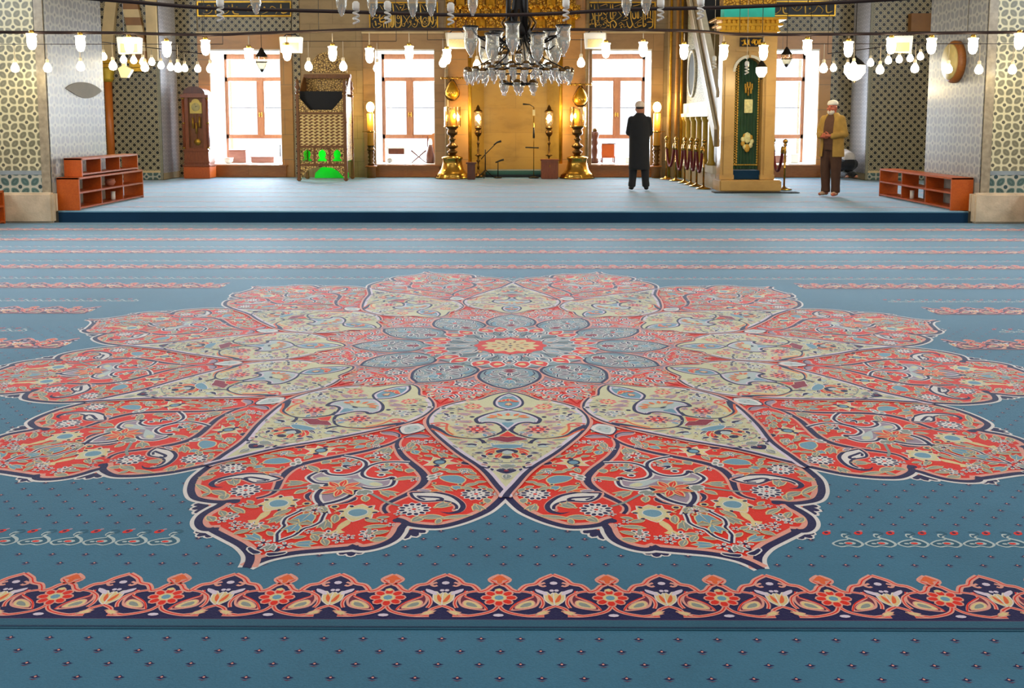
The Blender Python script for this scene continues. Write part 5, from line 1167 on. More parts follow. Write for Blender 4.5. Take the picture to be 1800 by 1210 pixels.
for i in range(n+1):
    x = 4.215+.5*i/n; y = 18.83+.02*math.sin(i*1.25)
    for zz in (z+.42, 2.72): vs.append((x, y, zz))
m.add(vs, [(2*i, 2*i+1, 2*i+3, 2*i+2) for i in range(n)], GREENC, True); cur = k.part('curtain', m, None, 'green curtain with gold embroidery')
EMB = plain('gold_embroidery', 'd8a944', .5, .3, .2, 30, .3); CREMB = plain('pale_embroidery', 'e6dfa2', .6, .1, .2, 20)
m = MB()
for i in range(40):
    zz = z+.5+2.0*i/40
    for x in (4.235, 4.30, 4.70): m.ball((x, 18.795, zz), .018, EMB, 6, (1, .5, 1.3))
    m.ball((4.268, 18.795, zz+.025), .014, EMB, 6, (1, .5, 1))
for i in range(12): m.ball((4.27+.4*i/11, 18.795, z+.5), .018, EMB, 6, (1.2, .5, .8))
for dx, dz, r in ((-.06, .02, .02), (-.02, .05, .02), (.03, .05, .02), (.07, .02, .02), (-.05, -.05, .024), (.0, -.03, .02), (.05, -.06, .024), (0, -.1, .02)): m.tube([(4.5+dx, 18.79, 2.17+dz-.06), (4.5+dx, 18.79, 2.17+dz+.05)], r*.8, EMB, 6)
m.box(4.43, 4.59, 18.785, 18.8, 1.68, 1.94, CREMB, .02)
for a in range(9): m.ball((4.5+.09*math.cos(a*.7), 18.79, 1.13+.12*math.sin(a*.7)), .045, EMB if a % 2 else CREMB, 7, (1, .3, 1.2))
m.ball((4.5, 18.79, 1.2), .08, CREMB, 8, (1, .3, 1.4)); m.ball((4.5, 18.79, 1.0), .06, EMB, 8, (1, .3, 1.4)); k.part('embroidery', m, cur)
m = MB(); m.box(4.205, 4.725, 18.66, 19.1, z+.225, z+.4, CC['deep'], .01); k.part('carpeted_step', m, None, 'dark blue carpeted step')
# flank: solid wedge of stairs, colonnade, framed oval panel
XF = 3.97
m = MB(); m.prism([(19.0, z+.3), (23.3, z+.3), (23.3, 4.6), (22.4, 4.2), (19.0, z+.75)], XF+.12, XF+.95, MB_S2, 'yz'); k.part('stair', m)
m = MB(); m.prism([(19.3, z+.3), (23.25, z+.3), (23.25, z+.45), (19.3, z+.45)], XF-.03, XF+.1, MPALE, 'yz'); m.box(XF-.02, XF+.11, 19.7, 22.9, 1.62, 1.93, MPALE, .01); m.box(XF-.07, XF+.1, 19.7, 22.9, 1.62, 1.70, MPALE); k.part('ledge', m, None, 'white marble ledge')
for j in range(6):
    y = 19.75+.68*j; m = MB(); m.lathe([(.085, z+.45), (.085, z+.5), (.06, z+.55), (.055, 1.5), (.09, 1.57), (.09, 1.62)], YST, (XF+.03, y, 0), 14); k.part('column', m)
m = MB(); m.prism([(19.9, 1.93), (22.5, 1.93), (22.5, 4.2), (21.9, 3.8)], XF-.01, XF+.1, FILI, 'yz'); k.part('pierced_panel', m)
m = MB(); o = [(21.75+.42*math.cos(TAU*t/28), 2.58+.5*math.sin(TAU*t/28)) for t in range(28)]; m.prism(o, XF-.035, XF-.005, OVAL, 'yz')
for t in range(28): a, b = o[t], o[(t+1) % 28]; m.tube([(XF-.03, a[0], a[1]), (XF-.03, b[0], b[1])], .035, MPALE, 6, False)
k.part('oval_panel', m, None, 'dark oval inlay in a pale frame')
def par(za, zb, th, x0, x1, mt): m.prism([(18.95, za), (22.75, za+3.57), (22.75, za+3.57+th), (18.95, za+th)], x0, x1, mt, 'yz')
BEAM = plain('tan_beam', '94805f', .6, 0, .12, 5)
m = MB(); par(1.02, 0, .34, XF-.08, XF+.08, BEAM); par(1.98, 0, .13, XF-.06, XF+.06, MPALE); par(1.36, 0, .62, XF-.02, XF+.03, BEAM); par(1.36, 0, .05, XF-.085, XF-.03, MPALE)
k.part('balustrade', m, None, 'steep stone balustrade with pale rails')
m = MB(); par(1.3, 0, .75, 4.9, 4.98, BEAM); k.part('balustrade', m)
m = MB(); m.box(XF+.12, 4.88, 21.6, 21.66, 3.6, 6.5, BLACK); k.part('dark_void_sheet', m, None, 'black sheet added for the darkness of the upper landing')  # added black sheet, paints the unlit void behind the balustrade top
for y in (23.2,):
    for x in (3.80, 4.95):
        m = MB(); m.box(x-.17, x+.17, y-.08, y+.12, z, 6.5, STONE); m.tube([(x-.13, y-.1, z), (x-.13, y-.1, 6)], .03, GOLD, 8); m.tube([(x+.02, y-.1, z), (x+.02, y-.1, 6)], .035, ORANGE, 8); m.tube([(x+.13, y-.1, z), (x+.13, y-.1, 6)], .03, GOLD, 8); k.part('tower_post', m)
m = MB(); m.box(3.75, 5.35, 18.1, 18.4, PF, PF+.012, plain('dark_mat', '1a1714', .9)); tag(m.obj('door_mat'), 'thin dark mat on the carpet at the foot of the minbar', 'mat')

# ---- brass rope stands along the minbar
posts = [(3.52, 22.55), (3.64, 21.9), (3.72, 21.2), (3.75, 20.6), (3.76, 20.0), (3.76, 19.25)]
plb = ['rope stand farthest from the camera, beside the far end of the minbar flank', 'brass rope stand second from the far end of the minbar flank', 'brass rope stand third from the far end of the minbar flank', 'brass rope stand fourth from the far end of the minbar flank', 'brass rope stand fifth from the far end of the minbar flank', 'brass rope stand at the front corner of the minbar plinth']
def rope_stand(x, y):
    k = thing('rope_stand', plb[0], 'rope stand', (x, y, PF), 0, 'brass rope stands around the minbar')
    m = MB(); m.lathe([(.15, 0), (.15, .012), (.1, .03), (.03, .05), (.025, .07)], BRASS, (0, 0, 0), 20); m.obj('base', k)
    m = MB(); m.lathe([(.02, .06), (.02, .42), (.028, .43), (.02, .44), (.02, .7), (.03, .74), (.022, .78), (.022, .86)], BRASS, (0, 0, 0), 12); m.obj('post', k)
    m = MB(); m.lathe([(.022, .86), (.04, .88), (.02, .9), (.045, .93), (.05, .96), (.03, .99), (.005, 1.0)], BRASS, (0, 0, 0), 14); m.obj('finial', k); return k
rs = rope_stand(*posts[0])
for i in range(1, 6): dup(rs, (*posts[i], PF), plb[i])
rp = [(5.38, 20.2), (5.30, 19.0)]
dup(rs, (*rp[0], PF), 'brass rope stand behind the right corner of the minbar plinth'); dup(rs, (*rp[1], PF), 'brass rope stand in front of the window right of the minbar')
VEL = plain('red_velvet_rope', '640d10', .75, 0, .15, 10)
def rope(a, b, sag, label, grp='dark red ropes around the minbar'):
    h = .82; n = 14; pts = []
    for i in range(n+1):
        t = .1+.8*i/n; s_ = i/n; pts.append((a[0]+(b[0]-a[0])*t-.02, a[1]+(b[1]-a[1])*t, PF+h-sag*(1-(2*s_-1)**2)**.8))
    mid = pts[n//2]; k = U('velvet_rope', label, 'rope', (mid[0], mid[1], PF+h-sag), grp)
    m = MB(); m.tube(pts, .03, VEL, 10); k.part('rope', m)
    for q, w in ((0, 1), (n, n-1)):
        m = MB(); m.tube([pts[q], tuple(p+(s-p)*.6 for p, s in zip(pts[q], pts[w]))], .036, BRASS, 10); m.ball(pts[q], .035, BRASS, 8); k.part('hook', m)
rl = ['farthest', 'second', 'third', 'fourth', 'nearest']
for i in range(5): rope(posts[i], posts[i+1], .5 if i != 1 else .55, ('%s of the five dark red ropes hung between the brass stands along the minbar flank' % rl[i]))
rope(rp[0], rp[1], .48, 'dark red rope sagging between the two brass stands right of the minbar')

# ------------------------------------------------------------------ lamp rails and bulbs
RAILM = plain('dark_brown_rail', '2a1712', .5, .2, .2, 8)
def rail(name, pts, label, hang, thick=.019):
    k = U(name, label, 'lamp rail', pts[len(pts)//2]); m = MB(); m.tube(smooth_pts(pts, False, 3), thick, RAILM, 8); k.part('bar', m)
    for x, y, z in hang: m = MB(); m.tube([(x, y, z), (x, y, ZT-.02)], .004, IRON, 5); k.part('hanging_wire', m)
    return k
RA = [(-6.26, 11.62, 2.57), (-5.8, 11.79, 2.58), (-4.95, 12.07, 2.6), (-3.91, 12.34, 2.6), (-3.16, 12.5, 2.64), (-2.52, 12.61, 2.67), (-1.87, 12.69, 2.7), (-.03, 12.8, 2.71), (2.18, 12.66, 2.68), (2.89, 12.55, 2.62), (4.11, 12.29, 2.6), (5.5, 11.89, 2.58), (6.5, 11.55, 2.56)]
RA = [(-6.8, 11.4, 2.56)]+RA
rail('hanging_lamp_rail', RA, 'long dark curved lamp rail carrying the big lit bulbs across the hall', [RA[i] for i in (2, 4, 6, 8, 10, 12)])
R3 = [(-4.3, 9.38, 2.7), (-3.65, 9.63, 2.67), (-2.99, 9.85, 2.64), (-1.78, 10.14, 2.64), (-.61, 10.28, 2.62), (.29, 10.3, 2.63), (1.17, 10.23, 2.67), (2.04, 10.09, 2.67), (2.96, 9.86, 2.68), (4.0, 9.5, 2.7)]
rail('hanging_lamp_rail', R3, 'dark curved lamp rail carrying unlit bulbs just under the top picture edge', [R3[i] for i in (1, 3, 6, 8)])
def straight(pts, label): rail('hanging_lamp_rail', pts, label, [pts[0], pts[-1]], .005)
straight([(-7.5, 14.05, 2.62), (-4.2, 14.05, 2.62)], 'short dark lamp rail in front of the left flower-tile pillar')
straight([(-3.2, 14.05, 2.66), (-1.7, 14.05, 2.66)], 'short dark lamp rail in front of the pulpit chair')
straight([(-1.25, 14.05, 2.68), (1.2, 14.05, 2.68)], 'short dark lamp rail behind the chandelier')
straight([(4.25, 14.05, 2.62), (7.45, 14.05, 2.62)], 'short dark lamp rail in front of the right flower-tile pillar')
SL = [(-7.4, 17.2, 2.92), (-5.5, 17.2, 2.7)]; SR_ = [(5.5, 17.2, 2.7), (7.3, 17.2, 2.92)]
def slope(pts, label): rail('hanging_lamp_rail', pts, label, [pts[0], pts[-1]], .008)
slope([(-7.4, 17.2, 2.92), (-5.5, 17.2, 2.7)], 'small sloping lamp rail left of the tall clock'); slope([(7.3, 17.2, 2.92), (5.5, 17.2, 2.7)], 'small sloping lamp rail above the man in the tan jacket')
ORD = 'first second third fourth fifth sixth seventh eighth ninth tenth eleventh twelfth thirteenth fourteenth fifteenth sixteenth seventeenth eighteenth nineteenth twentieth'.split()+['twenty-'+w for w in 'first second third fourth fifth'.split()]
def bulb_proto(kind, drop):
    """origin at the bulb's middle; the flex runs up by drop"""
    t = thing('hanging_bulb', '-', 'light bulb', (0, 0, 0))
    m = MB(); m.tube([(0, 0, .1), (0, 0, drop)], .005, plain('flex', 'b8a58a', .6), 6); m.obj('flex', t)
    if kind == 'big':
        m = MB(); m.lathe([(.022, .075), (.03, .085), (.03, .11), (.022, .12)], BRASS, (0, 0, 0), 12); m.obj('socket', t)
        m = MB(); m.lathe([(.001, -.115), (.03, -.105), (.048, -.07), (.056, -.01), (.05, .05), (.062, .075), (.03, .08)], BULB, (0, 0, 0), 16); m.obj('glass_bulb', t)
    elif kind == 'pear':
        m = MB(); m.lathe([(.02, .05), (.024, .06), (.024, .1), (.015, .11)], plain('socket_white', 'e6d2b0', .5), (0, 0, 0), 12); m.obj('socket', t)
        m = MB(); m.lathe([(.001, -.085), (.04, -.072), (.058, -.035), (.052, .0), (.03, .04), (.02, .055)], BULB, (0, 0, 0), 16); m.obj('glass_bulb', t)
    elif kind == 'spiral':
        m = MB(); m.lathe([(.03, .03), (.038, .05), (.038, .1), (.02, .12)], WHITE_P, (0, 0, 0), 12); m.obj('socket', t)
        m = MB(); pts = [(.028*math.cos(a*.7), .028*math.sin(a*.7), .03-.006*a) for a in range(24)]; m.tube(pts, .011, DULL, 6); m.obj('spiral_tube', t)
    elif kind == 'cup':
        m = MB(); m.lathe([(.05, .09), (.06, .1), (.05, .115)], BRASS, (0, 0, 0), 14); m.obj('rim', t)
        m = MB(); m.lathe([(.008, -.12), (.02, -.1), (.035, -.07), (.055, 0), (.058, .09)], CRYSTAL, (0, 0, 0), 16, True, 'z', False); m.obj('glass_cup', t)
    return t
def rail_z(pts, x):
    for a, b in zip(pts, pts[1:]):
        if a[0] <= x <= b[0]: return a[2]+(b[2]-a[2])*(x-a[0])/(b[0]-a[0])
    return pts[-1][2]
def bulbs(lst, kind, drop, labf, group, rail_pts=None):
    p = bulb_proto(kind, drop)
    for i, q in enumerate(lst):
        if rail_pts and kind == 'big' and q[2] > rail_z(rail_pts, q[0])-.21: q = (q[0], q[1]-.085, q[2])
        if i == 0: o = p; p.location = q; p['label'] = labf(i); p['group'] = group
        else: o = dup(p, q, labf(i), None, group)
        if rail_pts:      # each flex is cut to reach its own bit of rail
            top = max(.122, rail_z(rail_pts, q[0])-q[2]-.036); m = MB(); m.tube([(0, 0, .1), (0, 0, top)], .006, MATS['flex'], 6)
            next(c for c in o.children if c.name.startswith('flex')).data = m.mesh('flex')
A = [(-5.79, 11.79, 2.48), (-5.28, 11.96, 2.47), (-4.75, 12.12, 2.46), (-4.33, 12.24, 2.42), (-3.88, 12.35, 2.45), (-3.39, 12.46, 2.36), (-2.92, 12.54, 2.4), (-2.35, 12.63, 2.4), (-1.88, 12.69, 2.38), (-1.37, 12.74, 2.41), (-.88, 12.78, 2.37), (-.36, 12.8, 2.35), (1.2, 12.76, 2.45), (1.68, 12.72, 2.46), (2.2, 12.65, 2.42), (2.7, 12.58, 2.41), (3.19, 12.5, 2.4), (3.69, 12.39, 2.45), (4.17, 12.28, 2.42), (4.65, 12.15, 2.45), (5.09, 12.02, 2.44), (5.53, 11.88, 2.43), (6.0, 11.72, 2.47)]
bulbs(A, 'big', .2, lambda i: '%s big lit bulb from the left on the long curved lamp rail' % ORD[i], 'big lit bulbs on the long curved rail', RA)
B1 = [(-7.22, 14.05, 2.3), (-6.75, 14.05, 2.3), (-6.27, 14.05, 2.32), (-5.8, 14.05, 2.33), (-5.34, 14.05, 2.31), (-4.86, 14.05, 2.3), (-4.39, 14.05, 2.29)]
bulbs(B1, 'pear', .31, lambda i: '%s pear-shaped lit bulb from the left on the rail before the left tiled pillar' % ORD[i], 'pear bulbs before the left pillar')
B2 = [(-2.97, 14.05, 2.32), (-2.47, 14.05, 2.32), (-1.98, 14.05, 2.3)]
bulbs(B2, 'pear', .34, lambda i: '%s of three pear-shaped lit bulbs hanging over the pulpit chair, counted from the left' % ORD[i], 'pear bulbs before the pulpit chair')
B3 = [(-1.03, 14.05, 2.37), (-.54, 14.05, 2.34), (-.05, 14.05, 2.34), (.46, 14.05, 2.34), (.96, 14.05, 2.37)]
bulbs(B3, 'pear', .33, lambda i: '%s from the left of the five pear-shaped lit bulbs around the chandelier crystals' % ORD[i], 'pear bulbs around the chandelier')
B4 = [(4.45, 14.05, 2.29), (4.88, 14.05, 2.31), (5.26, 14.05, 2.27), (5.76, 14.05, 2.29), (6.24, 14.05, 2.28), (6.68, 14.05, 2.27), (7.16, 14.05, 2.27)]
bulbs(B4, 'pear', .33, lambda i: '%s pear-shaped lit bulb from the left on the rail before the right tiled pillar' % ORD[i], 'pear bulbs before the right pillar')
C1 = [(-7.27, 17.2, 2.67), (-6.92, 17.2, 2.62), (-6.74, 17.2, 2.61), (-6.58, 17.2, 2.58), (-6.42, 17.2, 2.58), (-6.26, 17.2, 2.52), (-6.09, 17.2, 2.49), (-5.84, 17.2, 2.47), (-5.61, 17.2, 2.46)]
bulbs(C1, 'pear', .24, lambda i: '%s lit bulb from the left on the small sloping rail left of the tall clock' % ORD[i], 'bulbs on the small left rail', SL)
C2 = [(5.61, 17.2, 2.47), (5.86, 17.2, 2.49), (6.26, 17.2, 2.56), (6.57, 17.2, 2.6), (6.76, 17.2, 2.62), (6.95, 17.2, 2.64), (7.13, 17.2, 2.67)]
bulbs(C2, 'pear', .24, lambda i: '%s lit bulb from the left on the small sloping rail above the tan-jacketed man' % ORD[i], 'bulbs on the small right rail', SR_)
D1 = [(-2.93, 9.80, 2.62), (-1.62, 10.10, 2.62), (-1.3, 10.15, 2.63), (-.65, 10.21, 2.62), (.55, 10.21, 2.66), (1.52, 10.11, 2.65), (1.92, 10.05, 2.66)]
bulbs(D1, 'spiral', .12, lambda i: '%s unlit white spiral bulb from the left on the rail under the top picture edge' % ORD[i], 'unlit spiral bulbs on the upper rail')
D2 = [(-2.59, 9.87, 2.70), (-1.76, 10.05, 2.70), (-1.45, 10.1, 2.70), (-1.04, 10.15, 2.70), (-.85, 10.16, 2.71), (-.42, 10.19, 2.72), (1.17, 10.13, 2.71), (1.37, 10.11, 2.72)]
bulbs(D2, 'cup', .3, lambda i: '%s empty glass lamp cup from the left above the upper rail' % ORD[i], 'empty glass cups on the upper rail')
bulbs([(4.04, 17.0, 2.44)], 'spiral', 3, lambda i: 'unlit spiral bulb hanging before the green-curtained arch', None); bulbs([(3.47, 17.0, 2.53)], 'spiral', 3, lambda i: 'unlit spiral bulb hanging beside the black void of the minbar', None)
for o in bpy.data.objects:
    if o.get('group', 0) is None: del o['group']

# ---- loudspeakers on the long rail
def speaker(x, y, z, label, rz):
    k = thing('hanging_loudspeaker', label, 'loudspeaker', (x, y, z), rz, 'white loudspeakers on the long rail')
    m = MB(); m.prism([(-.13, -.1), (.13, -.1), (.145, .1), (-.145, .1)], -.05, .07, WHITE_P); m.box(-.14, .14, -.055, .075, .085, .105, WHITE_P, .008); m.obj('housing', k)
    m = MB(); m.box(-.1, .1, -.057, -.05, -.085, .02, plain('speaker_grille', 'e6cf95', .7, 0, .08, 60, .2)); m.obj('grille', k)
    m = MB(); m.tube([(-.1, 0, .1), (-.06, 0, .135), (.06, 0, .135), (.1, 0, .1)], .008, IRON, 6); m.obj('bracket', k); return k
for q, lb, rz in (((-4.84, 12.28, 2.46), 'white loudspeaker hanging on the rail before the striped arch', .15), ((-2.90, 12.70, 2.5), 'white loudspeaker hanging on the rail beside the pulpit chair', .08), ((-.76, 12.93, 2.57), 'white loudspeaker left of the chandelier', .03), ((1.07, 12.93, 2.57), 'white loudspeaker right of the chandelier', -.03), ((4.84, 12.28, 2.47), 'white loudspeaker hanging on the rail before the right back pier', -.15)): speaker(*q, lb, rz)
k = U('hanging_floodlight', 'cream floodlight hanging low before the dark left pier', 'floodlight', (-7.75, 19.3, 2.5)); x, y, z = -7.75, 19.3, 2.5
m = MB(); m.prism([(x-.12, z+.06), (x+.0, z+.13), (x+.16, z+.04), (x+.06, z-.12), (x-.06, z-.12)], y-.06, y+.06, plain('cream_lamp', 'e8d49c', .5)); k.part('housing', m); m = MB(); m.box(x-.05, x+.03, y-.03, y+.03, z+.1, z+.24, plain('cream_lamp', 'e8d49c', .5)); m.tube([(x, y, z+.2), (x, y, ZT-.02)], .005, IRON, 5); k.part('hanger', m)

# ---- mosque lanterns
def lantern(x, y, zt, zb, label, lit, wide):
    h = zt-zb; k = U('hanging_lantern', label, 'lantern', (x, y, zb))
    m = MB(); m.tube([(x, y, zt), (x, y, ZT-.02)], .006, IRON, 5); k.part('chain', m)
    m = MB(); m.lathe([(.02, h), (.03, h*.95), (wide*.6, h*.82), (wide, h*.66), (wide*1.04, h*.64)], IRON, (x, y, zb), 14, True, 'z', False); k.part('hood_frame', m)
    m = MB(); m.lathe([(wide*.6, h*.8), (wide*.95, h*.65), (wide, h*.4), (wide*.55, h*.16), (.03, .04)], BULB if lit else LAMPGL, (x, y, zb), 16, True, 'z', lit); k.part('glass', m)
    m = MB(); m.lathe([(wide*1.03, h*.4), (wide*1.03, h*.43)], IRON, (x, y, zb), 16, True, 'z', False); m.lathe([(.04, .07), (.035, .03), (.005, 0)], IRON, (x, y, zb), 10); k.part('base_ring', m)
lantern(-5.21, 20, 3.02, 2.52, 'iron and glass lantern hanging in front of the leftmost window', False, .12)
lantern(5.55, 20, 3.03, 2.62, 'iron and glass lantern hanging in front of the rightmost window', False, .11)
lantern(6.26, 18, 2.72, 2.22, 'big glowing lantern hanging beside the head of the tan-jacketed man', True, .19)
lantern(4.42, 17.5, 2.6, 2.26, 'glowing white lamp hanging before the arch of the minbar doorway', True, .10)

# ---- chandelier
kx, ky = .06, 11.5
k = U('chandelier', 'black iron chandelier with glass lamp cups and a crystal tier, hanging over the hall', 'chandelier', (kx, ky, 1.85))
m = MB(); m.lathe([(.1, 2.48), (.16, 2.52), (.14, 2.6), (.1, 2.66), (.12, 2.74), (.08, 2.85), (.05, 3.2), (.03, 4)], IRON, (kx, ky, 0), 16); m.tube([(kx, ky, 3.9), (kx, ky, ZT-.02)], .02, IRON, 8)
for s in (-1, 1): m.tube([(kx+s*.1-.02, ky-.1, 2.45), (kx+s*.1-.02, ky-.1, 3.3)], .03, IRON, 8)
for j in range(8): a = TAU*j/8; m.tube([(kx+.13*math.cos(a), ky+.13*math.sin(a), 2.55), (kx+.2*math.cos(a), ky+.2*math.sin(a), 2.66), (kx+.1*math.cos(a), ky+.1*math.sin(a), 2.8)], .015, BRONZE, 6)
k.part('iron_core', m)
for j in range(10):
    a = TAU*(j+.3)/10; ca, sa = math.cos(a), math.sin(a); r = .57 if j % 2 else .44; zc = 2.44 if j % 2 else 2.34
    m = MB(); m.tube(smooth_pts([(kx+.12*ca, ky+.12*sa, 2.55), (kx+r*.5*ca, ky+r*.5*sa, 2.42), (kx+r*.85*ca, ky+r*.85*sa, 2.5), (kx+r*ca, ky+r*sa, zc+.18)], False, 4), .012, IRON, 6); m.tube(smooth_pts([(kx+r*.5*ca, ky+r*.5*sa, 2.42), (kx+r*.6*ca-.06*sa, ky+r*.6*sa+.06*ca, 2.34), (kx+r*.8*ca, ky+r*.8*sa, 2.38)], False, 4), .008, IRON, 5); k.part('arm', m)
    c = (kx+r*ca, ky+r*sa, zc)
    m = MB(); m.lathe([(.03, -.19), (.012, -.17), (.03, -.14), (.06, -.08), (.082, .02), (.078, .12), (.088, .16)], CRYSTAL, c, 18, True, 'z', False); m.lathe([(.02, -.12), (.05, -.06), (.07, .03), (.06, .03), (.03, -.08)], CRYSTAL, c, 14, True, 'z', False); cup = k.part('glass_cup', m)
    m = MB(); m.lathe([(.085, .155), (.095, .165), (.085, .178)], IRON, c, 18, True, 'z', False); k.part('rim', m, cup)
m = MB()
for rr, zz in ((.6, 2.1), (.2, 1.95), (.38, 2.16)):
    for j in range(36): a, b = TAU*j/36, TAU*(j+1)/36; m.tube([(kx+rr*math.cos(a), ky+rr*math.sin(a), zz), (kx+rr*math.cos(b), ky+rr*math.sin(b), zz)], .011, IRON, 5, False)
for j in range(6): a = TAU*j/6; m.tube([(kx+.1*math.cos(a), ky+.1*math.sin(a), 2.5), (kx+.3*math.cos(a), ky+.3*math.sin(a), 2.25), (kx+.6*math.cos(a), ky+.6*math.sin(a), 2.1)], .008, IRON, 5); m.tube([(kx+.2*math.cos(a), ky+.2*math.sin(a), 1.95), (kx+.1*math.cos(a), ky+.1*math.sin(a), 2.5)], .006, IRON, 5)
m.lathe([(.08, 1.93), (.08, 1.96)], IRON, (kx, ky, 0), 12); k.part('lower_ring', m)
def crystal(c, s):
    m = MB(); m.lathe([(.004, -.1*s), (.014*s, -.085*s), (.008*s, -.07*s), (.03*s, -.04*s), (.042*s, .01*s), (.04*s, .04*s)], CRYSTAL, c, 12, True, 'z', False); m.lathe([(.045*s, .035*s), (.045*s, .05*s), (.02*s, .07*s)], BRONZE, c, 10, True, 'z', False)
    m.ball((c[0], c[1], c[2]-.02*s), .018*s, CRYSTAL, 6); k.part('crystal_cup', m)
for j in range(30): a = TAU*j/30; crystal((kx+.61*math.cos(a), ky+.61*math.sin(a), 2.07-.03*(j % 2)), 1.05)
for j in range(14): a = TAU*j/14; crystal((kx+.38*math.cos(a), ky+.38*math.sin(a), 2.13), 1.0)
for j in range(6): a = TAU*(j+.4)/6; crystal((kx+.2*math.cos(a), ky+.2*math.sin(a), 1.92), 1.1)
for j in range(8): a = TAU*j/8; crystal((kx+.22*math.cos(a), ky+.22*math.sin(a), 2.25), 1.0)

# ------------------------------------------------------------------ people
SKIN = plain('skin', 'b9795c', .55, 0, .06, 12); SKIN2 = plain('ruddy_skin', 'c0674c', .55, 0, .08, 12)
def solid(name, mb, parent, voxel=.011, label=None, smooth_it=4):
    o = mb.obj(name, parent, None, label)
    r = o.modifiers.new('Remesh', 'REMESH'); r.mode = 'VOXEL'; r.voxel_size = voxel; r.use_smooth_shade = True
    s = o.modifiers.new('Smooth', 'SMOOTH'); s.iterations = smooth_it; s.factor = .5
    return o
def limb(m, pts, rad, mt, n=12, ell=None):
    m.tube(pts, rad, mt, n, True, ell); m.ball(pts[0], rad[0], mt, n); m.ball(pts[-1], rad[-1], mt, n)
    for p, r in zip(pts[1:-1], rad[1:-1]): m.ball(p, r, mt, n)
def rings(m, rr, mt, n=24):
    vs = []
    for cx, cy, z, rx, ry in rr:
        for k in range(n): a = TAU*k/n; vs.append((cx+rx*math.cos(a), cy+ry*math.sin(a), z))
    fs = [(i*n+k, i*n+(k+1) % n, (i+1)*n+(k+1) % n, (i+1)*n+k) for i in range(len(rr)-1) for k in range(n)]
    fs += [tuple(range(n-1, -1, -1)), tuple((len(rr)-1)*n+k for k in range(n))]
    m.add(vs, fs, mt, True)
def shell(m, rr, a0, a1, th, mt, n=22):
    """open-fronted garment wall of thickness th"""
    vs = []; L = len(rr)
    for inner in (0, 1):
        for cx, cy, z, rx, ry in rr:
            for k in range(n+1):
                a = a0+(a1-a0)*k/n; vs.append((cx+(rx-inner*th)*math.cos(a), cy+(ry-inner*th)*math.sin(a), z))
    w = n+1; o = L*w; fs = []
    for i in range(L-1):
        for k in range(n):
            q = i*w+k; fs.append((q, q+1, q+w+1, q+w)); fs.append((o+q, o+q+w, o+q+w+1, o+q+1))
        for k in (0, n): q = i*w+k; fs.append((q, q+w, o+q+w, o+q) if k == 0 else (q, o+q, o+q+w, q+w))
    for k in range(n): fs.append((k, o+k, o+k+1, k+1)); q = (L-1)*w+k; fs.append((q, q+1, o+q+1, o+q))
    m.add(vs, fs, mt, True)
def head(m, c, mt):
    x, y, z = c        # faces +y
    m.ball((x, y, z), .1, mt, 18, (.76, .96, 1.1)); m.ball((x, y+.03, z-.055), .066, mt, 14, (.85, .95, .95)); m.ball((x, y+.072, z-.085), .03, mt, 10, (1, .8, .7))
    m.tube([(x, y+.09, z+.02), (x, y+.112, z-.018)], [.011, .018], mt, 8); m.ball((x, y+.108, z-.02), .018, mt, 8)
    for s in (-1, 1): m.ball((x+s*.078, y-.005, z-.005), .03, mt, 8, (.4, .7, 1.1)); m.ball((x+s*.032, y+.085, z+.03), .02, mt, 8, (1.2, .5, .5)); m.ball((x+s*.045, y+.065, z-.02), .03, mt, 8)
    m.ball((x, y+.088, z-.052), .02, mt, 8, (1.3, .6, .5))
def hand(m, wrist, d, side, up, mt):
    """palm and five bent fingers; d = pointing direction, side = towards the thumb, up = back of the hand"""
    w, d, s, u = Vector(wrist), Vector(d).normalized(), Vector(side).normalized(), Vector(up).normalized()
    c = w+d*.05
    m.tube([w, w+d*.03, w+d*.09], [.026, .036, .038], mt, 10, True, .55); m.ball(c, .034, mt, 10)
    for i, (o, L) in enumerate(((.03, .075), (.01, .085), (-.01, .08), (-.03, .062))):
        b = w+d*.085+s*o; p1 = b+d*L*.45-u*.006; p2 = p1+d*L*.3-u*.022; p3 = p2+d*L*.14-u*.024
        m.tube([b, p1, p2, p3], [.0105, .0098, .009, .008], mt, 8); m.ball(p3, .008, mt, 6)
    b = w+d*.03+s*.03; p1 = b+s*.028+d*.03-u*.008; p2 = p1+s*.008+d*.035-u*.012; m.tube([b, p1, p2], [.014, .012, .0095], mt, 8); m.ball(p2, .0095, mt, 6)
def figure(loc, rz, skin, label, lean=0, hands=None, stance=.11, turn=0):
    m = MB(); sh = 1.40
    head(m, (0, .02, 1.575), skin)
    limb(m, [(0, -.01, 1.38), (0, .0, 1.50)], [.06, .055], skin)
    rings(m, [(0, 0, .84, .14, .1), (0, 0, .95, .165, .12), (0, .01, 1.06, .155, .115), (0, .01, 1.22, .175, .12), (0, 0, 1.34, .185, .11), (0, -.01, 1.42, .13, .085), (0, -.01, 1.46, .06, .06)], skin)
    for s in (-1, 1):
        limb(m, [(s*.09, 0, .88), (s*(.07+stance*.3), .005, .48), (s*stance, -.01, .09)], [.08, .048, .036], skin); m.ball((s*stance*.9, -.02, .3), .042, skin, 12, (1, 1, 1.6))
        limb(m, [(s*stance, -.03, .05), (s*(stance+.03), .13, .03)], [.04, .03], skin)
        e, w = hands[s]
        limb(m, [(s*.155, -.005, sh-.02), e, w], [.05, .038, .028], skin)
        d = Vector(w)-Vector(e); d = Vector((-s*.9, .25, .05)) if abs(w[0]) < .2 else d
        hand(m, w, d, (0, .1, 1), (0, 1, .0), skin)
    o = solid('person', m, None, .0085, None, 3)
    o.location = loc; o.rotation_euler = (0, 0, rz)
    return tag(o, label, 'person')
